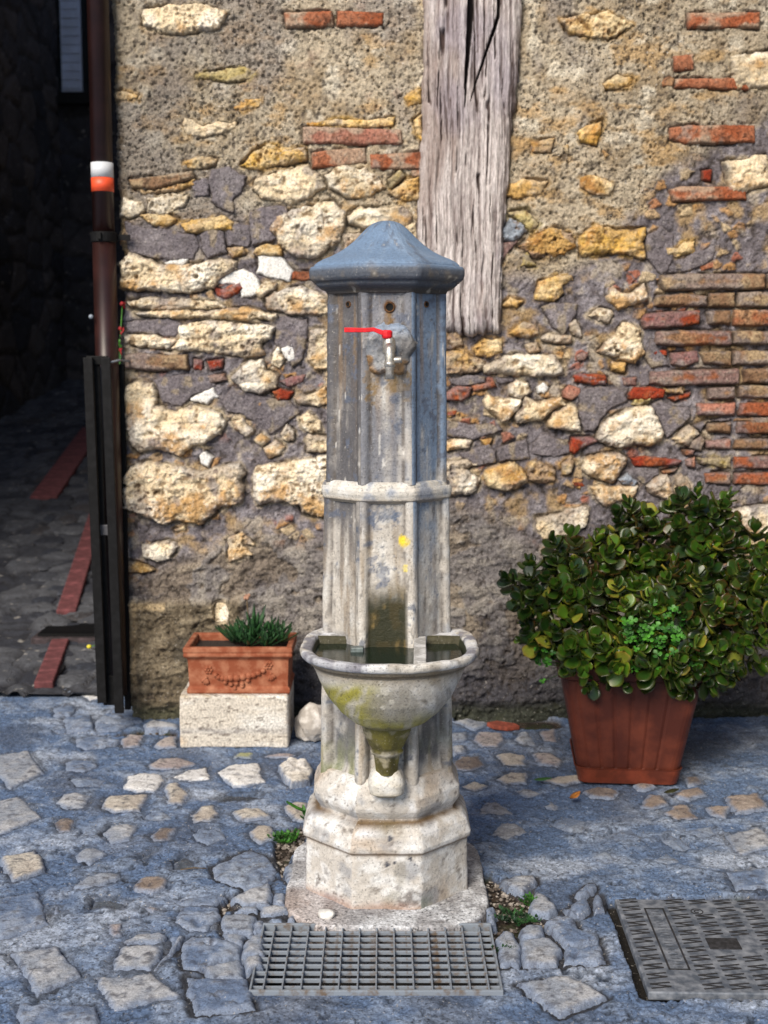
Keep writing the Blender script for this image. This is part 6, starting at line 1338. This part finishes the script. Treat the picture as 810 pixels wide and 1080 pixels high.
def joinmeshes(name, items, parent):
    """items: (mesh, matrix) -> ONE mesh part"""
    V, F, Cc, mi, mats = [], [], [], [], []; off = 0
    for me, mx in items:
        n = len(me.vertices); co = np.empty(n * 3, np.float32); me.vertices.foreach_get('co', co); co = co.reshape(-1, 3)
        m_ = np.array(mx); co = co @ m_[:3, :3].T + m_[:3, 3]; V.append(co)
        f = np.empty(len(me.loops), np.int32); me.loops.foreach_get('vertex_index', f); F.append(f.reshape(-1, 4) + off)
        if 'Col' in me.color_attributes:
            c_ = np.empty(n * 4, np.float32); me.color_attributes['Col'].data.foreach_get('color', c_); Cc.append(c_.reshape(-1, 4))
        if me.materials[0] not in mats: mats.append(me.materials[0])
        mi.append(np.full(len(f) // 4, mats.index(me.materials[0]))); off += n
    V = np.concatenate(V); F = np.concatenate(F); me = bpy.data.meshes.new(name)
    me.vertices.add(len(V)); me.vertices.foreach_set('co', V.astype(np.float32).ravel()); me.loops.add(F.size); me.loops.foreach_set('vertex_index', F.ravel().astype(np.int32))
    me.polygons.add(len(F)); me.polygons.foreach_set('loop_start', np.arange(0, F.size, 4, dtype=np.int32)); me.polygons.foreach_set('loop_total', np.full(len(F), 4, np.int32))
    for m_ in mats: me.materials.append(m_)
    me.polygons.foreach_set('material_index', np.concatenate(mi).astype(np.int32)); me.polygons.foreach_set('use_smooth', np.ones(len(F), bool)); me.update(calc_edges=True)
    if Cc: at = me.color_attributes.new('Col', 'FLOAT_COLOR', 'POINT'); at.data.foreach_set('color', np.concatenate(Cc).ravel())
    return tag(link(bpy.data.objects.new(name, me), parent), kind='stuff')

# spiky rosette plant in the terracotta planter
sp = empty('rosette_plant', (pt.location.x + .035, pt.location.y, zr0 + Hh - .025), label='dark green spiky rosette plant growing in the right half of the terracotta planter', cat='plant')
LA = [leafmesh('leaf', .062, .013, .0012, .10, M['aloe'], tip=.55), leafmesh('leaf', .050, .011, .0010, .2, M['aloe'], tip=.5), leafmesh('leaf', .074, .011, .0012, .05, M['aloe'], tip=.6)]
rr = random.Random(21)
for (px, py, dy, sc_, n_) in ((268, 676, -.01, 1.25, 24), (253, 678, -.03, .95, 18), (285, 676, .0, .95, 18), (297, 678, -.02, .8, 15), (246, 678, .03, .85, 14), (263, 682, -.07, .85, 14), (281, 683, -.07, .8, 14), (293, 674, .05, .9, 12)):
    q = U(px, py, sp.location.y + dy) - sp.location; q.z = max(q.z, .0)
    for i in range(n_):
        f = i / n_; az = i * 2.4 + rr.uniform(-.2, .2); el = R(18 + 66 * f + rr.uniform(-6, 6)); dv = Vector((math.cos(az) * math.cos(el), math.sin(az) * math.cos(el), math.sin(el)))
        o = link(bpy.data.objects.new('leaf', LA[rr.randrange(3)]), sp); s_2 = 1.45 * sc_ * (1 - .15 * f) * rr.uniform(.85, 1.1)
        o.matrix_local = Matrix.Translation(q) @ orient(dv, Vector((0, 0, 1))) @ Matrix.Scale(s_2, 4)
bm = bmesh.new(); fq = U(260, 630, sp.location.y) - sp.location; bq = U(262, 678, sp.location.y) - sp.location
tube(bm, [bq, bq.lerp(fq, .5) + Vector((.004, 0, 0)), fq], [.003, .0022, .0018], 8); bmobj('flower_stalk', bm, M['stem'], sp, smooth=True)
bm = bmesh.new(); rr = random.Random(8)
for k in range(7): ball(bm, fq + Vector((rr.uniform(-.008, .008), rr.uniform(-.006, .006), rr.uniform(-.006, .014))), (.0055, .005, .007))
bmobj('flower_head', bm, plain('dry_pink_flower', (.45, .25, .17), rough=.9, scale=40, var=.3), sp, smooth=True)

# ================================================================== BIG POT
pcx, pcy = .715, .80
bp_ = empty('large_plant_pot', (pcx, pcy, 0), rz=R(-5), label='large square red-brown plastic pot holding the jade plant, on its saucer', cat='plant pot')
def rsq(a, rc_, n=8):
    out = []
    for cxs, cys, a0 in ((1, 1, 0), (-1, 1, 90), (-1, -1, 180), (1, -1, 270)):
        for k in range(n + 1): t = R(a0 + 90 * k / n); out.append((cxs * (a - rc_) + rc_ * math.cos(t), cys * (a - rc_) + rc_ * math.sin(t)))
    return out
def sqloft(bm, levels, flute=0):
    rings = []
    for z, a, rc_ in levels:
        base = rsq(a, rc_, 5); pts = []
        for i in range(len(base)):                      # subdivide the straight sides for flutes
            p, q = base[i], base[(i + 1) % len(base)]; L_ = math.hypot(q[0] - p[0], q[1] - p[1]); m_ = 36 if i % 6 == 5 else 1
            for k in range(m_):
                t = k / m_; x_, y_ = p[0] + (q[0] - p[0]) * t, p[1] + (q[1] - p[1]) * t
                if m_ > 1 and flute and z > .05 and z < .31:
                    nx_, ny_ = (q[1] - p[1]) / L_, -(q[0] - p[0]) / L_; f = (k % 6); dpt_ = flute * (1 if f in (0,) else 0); x_ -= nx_ * dpt_; y_ -= ny_ * dpt_
                pts.append((x_, y_))
        rings.append([bm.verts.new((x_, y_, z)) for x_, y_ in pts])
    for a, b in zip(rings, rings[1:]):
        n = len(a)
        for k in range(n): bm.faces.new((a[k], a[(k + 1) % n], b[(k + 1) % n], b[k]))
    bm.faces.new(rings[0][::-1]); bm.faces.new(rings[-1])
ab, at_ = .138, .200
bm = bmesh.new(); sqloft(bm, [(.006, ab + .000, .03), (.045, ab + .008, .03), (.052, ab + .010, .032), (.056, ab + .011, .032), (.28, .190, .035), (.315, .195, .037), (.322, .207, .04), (.352, .211, .04), (.357, .208, .04), (.357, .198, .04), (.350, .196, .04), (.31, .190, .04)], .003)
bmobj('pot', bm, M['bigpot'], bp_, bevel=0)
bm = bmesh.new(); sqloft(bm, [(.0, ab - .004, .03), (.004, ab + .004, .03), (.046, ab + .014, .032), (.050, ab + .016, .033), (.050, ab + .012, .033), (.012, ab + .002, .03)])
bmobj('saucer', bm, plain('dark_brown_saucer', (.14, .028, .012), rough=.5, scale=20, var=.3, bump=.1), bp_)
bm = bmesh.new(); bbox(bm, (0, 0, .330), (.372, .372, .012)); bmobj('soil', bm, M['soil'], bp_)

# ================================================================== JADE PLANT
jd = empty('jade_plant', (pcx, pcy, .33), label='bushy jade plant with thick glossy green leaves overflowing the large pot', cat='plant')
JC = [((.015, .045, .005), (.035, .035, .005)), ((.030, .085, .007), (.055, .06, .007)), ((.07, .16, .012), (.12, .11, .01)), ((.010, .034, .005), (.02, .02, .005)), ((.22, .25, .03), (.28, .19, .03)), ((.03, .055, .008), (.07, .025, .008))]
JL = [leafmesh('leaf', .056, .044, .0040, .16, M['leaf'], tip=1.45, n=7, col=a, rimcol=b) for a, b in JC]
rr = random.Random(33)
def blob3(px, py, y, r, ry=None):
    py = py + (12 if py < 600 else 0); c = U(px, py, y); return (c, r, ry or r)
BL = [blob3(600, 640, .70, .125), blob3(572, 625, .68, .075), blob3(632, 690, .62, .085), blob3(610, 585, .78, .085), blob3(638, 600, .88, .10), blob3(662, 560, .92, .075), blob3(672, 545, .90, .05), blob3(700, 590, .95, .12),
      blob3(735, 545, .85, .10), blob3(748, 610, .80, .13), blob3(765, 665, .72, .12), blob3(712, 690, .62, .09), blob3(660, 655, .66, .10), blob3(790, 590, .85, .10), blob3(720, 640, .66, .10), blob3(740, 700, .62, .07), blob3(612, 688, .58, .055), blob3(655, 692, .56, .05), blob3(700, 702, .56, .045), blob3(575, 668, .64, .06)]
ros = []
for c_, r_, ry_ in BL:
    n_ = int(20 + r_ * 260)
    for k in range(n_):
        for _ in range(20):
            v = Vector((rr.gauss(0, 1), rr.gauss(0, 1) - .35, rr.gauss(0, 1) + .25)).normalized()
            if v.y < .55: break
        p = c_ + v * r_ * rr.uniform(.72, 1.0)
        if p.y > WY - .07: continue
        if any((p - q[0]).length < .040 for q in ros): continue
        ax_ = (v + Vector((0, -.25, .55)) + Vector((rr.uniform(-.3, .3), rr.uniform(-.3, .3), rr.uniform(-.2, .3)))).normalized(); ros.append((p, ax_))
allL = []
for p, ax_ in ros:
    u_ = ax_.orthogonal().normalized(); w_ = ax_.cross(u_); npair = rr.choice([4, 5, 5, 6]); ph = rr.uniform(0, 6.3); tone = rr.choice([0, 0, 1, 1, 3, 5, 0, 2]); sc0 = rr.uniform(.75, 1.1)
    for k in range(npair):
        f = k / npair; el = R(4 + 70 * f + rr.uniform(-8, 8)); s_3 = sc0 * (1 - .45 * f); base = p + ax_ * (.012 * k - .02)
        for m_ in (0, 1):
            az = ph + k * PI / 2 + m_ * PI + rr.uniform(-.2, .2); dv = (u_ * math.cos(az) + w_ * math.sin(az)) * math.cos(el) + ax_ * math.sin(el)
            t_ = tone if rr.random() < .75 else rr.choice([0, 1, 2, 3, 4, 5, 5]); 
            allL.append((JL[t_], Matrix.Translation(base - jd.location) @ orient(dv, ax_) @ Matrix.Scale(s_3 * rr.choice([.6, .85, 1.0, 1.1, 1.2]), 4), (base.y)))
allL.sort(key=lambda a: a[2])
for me_, mx_, _ in allL[:298]:
    o = link(bpy.data.objects.new('leaf', me_), jd); o.matrix_local = mx_
joinmeshes('foliage', [(a, b) for a, b, _ in allL[298:]], jd)
bm = bmesh.new(); root = Vector((0, .02, -.01))
for c_, r_, _ in BL:
    c2 = c_ - jd.location; r0 = root + Vector((rr.uniform(-.07, .07), rr.uniform(-.07, .09), 0)); m_ = r0.lerp(c2, .5) + Vector((0, 0, .03)); tube(bm, [r0, m_, c2], [.013, .009, .006], 8)
    near_ = [q for q in ros if (q[0] - c_).length < r_ * 1.05][:9]
    for q, ax_ in near_: e = q - jd.location - ax_ * .02; tube(bm, [c2, c2.lerp(e, .55) + Vector((0, 0, -.006)), e], [.005, .004, .0035], 6)
bmobj('stems', bm, M['stem'], jd, smooth=True)
print('jade leaves', len(allL))

# bright clover in the same pot
cl_ = empty('clover_plant', (.74, .60, .33), label='bright green clover growing through the front of the jade plant in the large pot', cat='plant')
lf0 = leafmesh('leaflet', .012, .013, .0003, .15, M['clover'], tip=1.5, n=4); items = []; rr = random.Random(44); bm = bmesh.new()
for k in range(190):
    if k < 120: px, py = rr.uniform(658, 722), rr.gauss(668, 11)
    else: px, py = rr.uniform(655, 738), rr.gauss(697, 9)
    if rr.random() < .06: px, py = rr.gauss(575, 8), rr.gauss(690, 12)
    y_ = rr.uniform(.52, .60); q = U(px, py, y_) - cl_.location; n_ = Vector((rr.uniform(-.35, .35), -.75 + rr.uniform(-.3, .3), .8)).normalized(); u_ = n_.orthogonal().normalized(); w_ = n_.cross(u_); ph = rr.uniform(0, 6)
    s_4 = rr.uniform(.75, 1.25)
    for j in range(3):
        a_ = ph + j * 2.09; dv = u_ * math.cos(a_) + w_ * math.sin(a_); items.append((lf0, Matrix.Translation(q) @ orient(dv, n_) @ Matrix.Scale(s_4, 4)))
    r0 = Vector((q.x * .6, .12, 0)); tube(bm, [q, q.lerp(r0, .4) + Vector((0, 0, -.0)), r0], .0009, 4, cap=False)
joinmeshes('leaflets', items, cl_); bmobj('stems', bm, M['clover'], cl_, smooth=True)

# ================================================================== SMALL GROWTH AND LITTER
def weed(px, py, n_, rad, lab, seed, tall=.03, mat='clover', z=-.012, size=.012):
    rr = random.Random(seed); c_ = G(px, py); o = empty('weed', (c_.x, c_.y, z), label=lab, cat='weed', group='weeds in the bare soil')
    lm = leafmesh('leaf', size, size * .6, .0003, .2, M[mat], tip=.8, n=4); items = []; bm = bmesh.new()
    for k in range(n_):
        a_ = rr.uniform(0, 6.28); r_ = rad * math.sqrt(rr.random()); e = Vector((r_ * math.cos(a_), r_ * math.sin(a_) * .7, rr.uniform(.2, 1) * tall)); s0 = Vector((e.x * .4, e.y * .4, 0)); tube(bm, [s0, s0.lerp(e, .6) + Vector((0, 0, .003)), e], .0007, 4, cap=False)
        for j in range(5):
            az = rr.uniform(0, 6.28); el = rr.uniform(.0, .9); dv = Vector((math.cos(az) * math.cos(el), math.sin(az) * math.cos(el), math.sin(el))); items.append((lm, Matrix.Translation(s0.lerp(e, .5 + .5 * j / 4)) @ orient(dv, Vector((0, 0, 1))) @ Matrix.Scale(rr.uniform(.6, 1.3), 4)))
    joinmeshes('leaves', items, o); bmobj('stems', bm, M[mat], o, smooth=True); return o
weed(301, 884, 26, .042, 'small bright green weed in the bare soil against the left of the fountain foot', 1)
weed(544, 966, 34, .055, 'low mossy green weed in the soil hole right of the footing slab', 2, tall=.016, mat='aloe', size=.010)
weed(560, 950, 12, .03, 'tiny green sprout at the top of the soil hole right of the fountain', 3, tall=.02, size=.009)
weed(528, 1000, 14, .03, 'little green sprouts growing beside the right end of the drain grate', 4, tall=.02, mat='aloe', size=.009)
# long leaf weed at the left of the foot
c_ = G(322, 868); o = empty('dandelion_weed', (c_.x, c_.y, .0), label='two long green leaves sprouting at the left edge of the fountain foot', cat='weed')
l1_ = leafmesh('leaf', .055, .016, .0008, .25, M['clover'], tip=.9); 
for az, s_5, z_5 in ((PI * .98, 1.0, .03), (PI * .55, .7, .015), (-PI * .6, .55, .01)):
    q = link(bpy.data.objects.new('leaf', l1_), o); q.matrix_local = Matrix.Translation((0, 0, z_5)) @ orient(Vector((math.cos(az), math.sin(az) * .6, .25)), Vector((0, 0, 1))) @ Matrix.Scale(s_5, 4)
# fallen leaves
def fallen(px, py, mesh, rz, sc_, lab, tilt=.1):
    q = G(px, py); o = link(bpy.data.objects.new('fallen_leaf', mesh)); o.location = (q.x, q.y, .010); o.rotation_euler = (tilt, .1, rz); o.scale = (sc_,) * 3; tag(o, lab, 'leaf', 'fallen leaves'); return o
fallen(563, 826, leafmesh('fallen_leaf', .052, .022, .001, .06, plain('fresh_green_leaf', (.03, .12, .02), rough=.5, scale=40), tip=.9), R(-100), 1, 'long narrow green leaf lying on the ground left of the large pot')
fallen(601, 846, leafmesh('fallen_leaf', .034, .028, .001, .25, plain('dry_orange_leaf', (.36, .13, .02), rough=.7, scale=60, var=.5), tip=1.0), R(-75), 1, 'curled orange-brown dry leaf lying on the ground in front of the large pot', .25)
fallen(700, 840, leafmesh('fallen_leaf', .045, .022, .001, .1, plain('dark_leaf', (.03, .035, .01), rough=.5, scale=60, var=.5), tip=1.0), R(-80), 1, 'dark green leaf lying in the shade under the right side of the large pot', .1)
# twig
q = G(204, 920); bm = bmesh.new(); tube(bm, [(-.03, -.004, 0), (0, .003, .002), (.03, .004, 0)], [.0012, .0016, .001], 6); o = bmobj('twig', bm, M['stem'], None, smooth=True); o.location = (q.x, q.y, .008); tag(o, 'short dark twig lying on the cement left of the drain grate', 'twig')
M['blossom'] = plain('geranium_petals', (.32, .008, .012), rough=.7, scale=90, var=.4)
# geranium peeping past the wall corner and small yellow weed by the guard
gq = U(129, 350, 1.62); ge = empty('geranium', (gq.x - .03, 1.62, zat(420, 1.62)), label='sliver of a red-flowered geranium showing between drainpipe and wall corner', cat='plant')
bm = bmesh.new(); rr = random.Random(6)
for (px, py) in ((131, 322), (130.5, 355), (130.5, 366)):
    q = U(px - 2, py, 1.62) - ge.location; tube(bm, [(0, .02, 0), (q.x * .5, .01, q.z * .5), q], .002, 6)
bmobj('stem', bm, M['clover'], ge, smooth=True)
for (px, py) in ((131, 322), (129.5, 349), (130, 358), (130.5, 372)):
    bm = bmesh.new(); q = U(px + .5, py, 1.62) - ge.location
    for k in range(5): ball(bm, q + Vector((rr.uniform(-.014, .014), rr.uniform(-.012, .012), rr.uniform(-.014, .014))), (.008, .006, .008))
    bmobj('blossom', bm, M['blossom'], ge, smooth=True)
bm = bmesh.new(); q = U(131, 364, 1.6) - ge.location
for k in range(5): ball(bm, q + Vector((rr.uniform(-.02, .01), rr.uniform(-.012, .012), rr.uniform(-.014, .014))), (.011, .004, .009))
bmobj('leaves', bm, M['clover'], ge, smooth=True)
yw = empty('yellow_weed', (U(118, 720, 1.5).x, 1.5, 0), label='thin yellow-flowered weed leaning out beside the pipe guard', cat='weed')
bm = bmesh.new(); q = U(94, 682, 1.5) - yw.location; tube(bm, [(0, 0, 0), (q.x * .4, 0, q.z * 1.05), q], .0016, 6)
bmobj('stem', bm, M['clover'], yw, smooth=True)
bm = bmesh.new(); ball(bm, q, (.009, .007, .008)); bmobj('flower', bm, plain('yellow_petals', (.70, .60, .04), rough=.6), yw, smooth=True)
print('all', time.time() - T0)
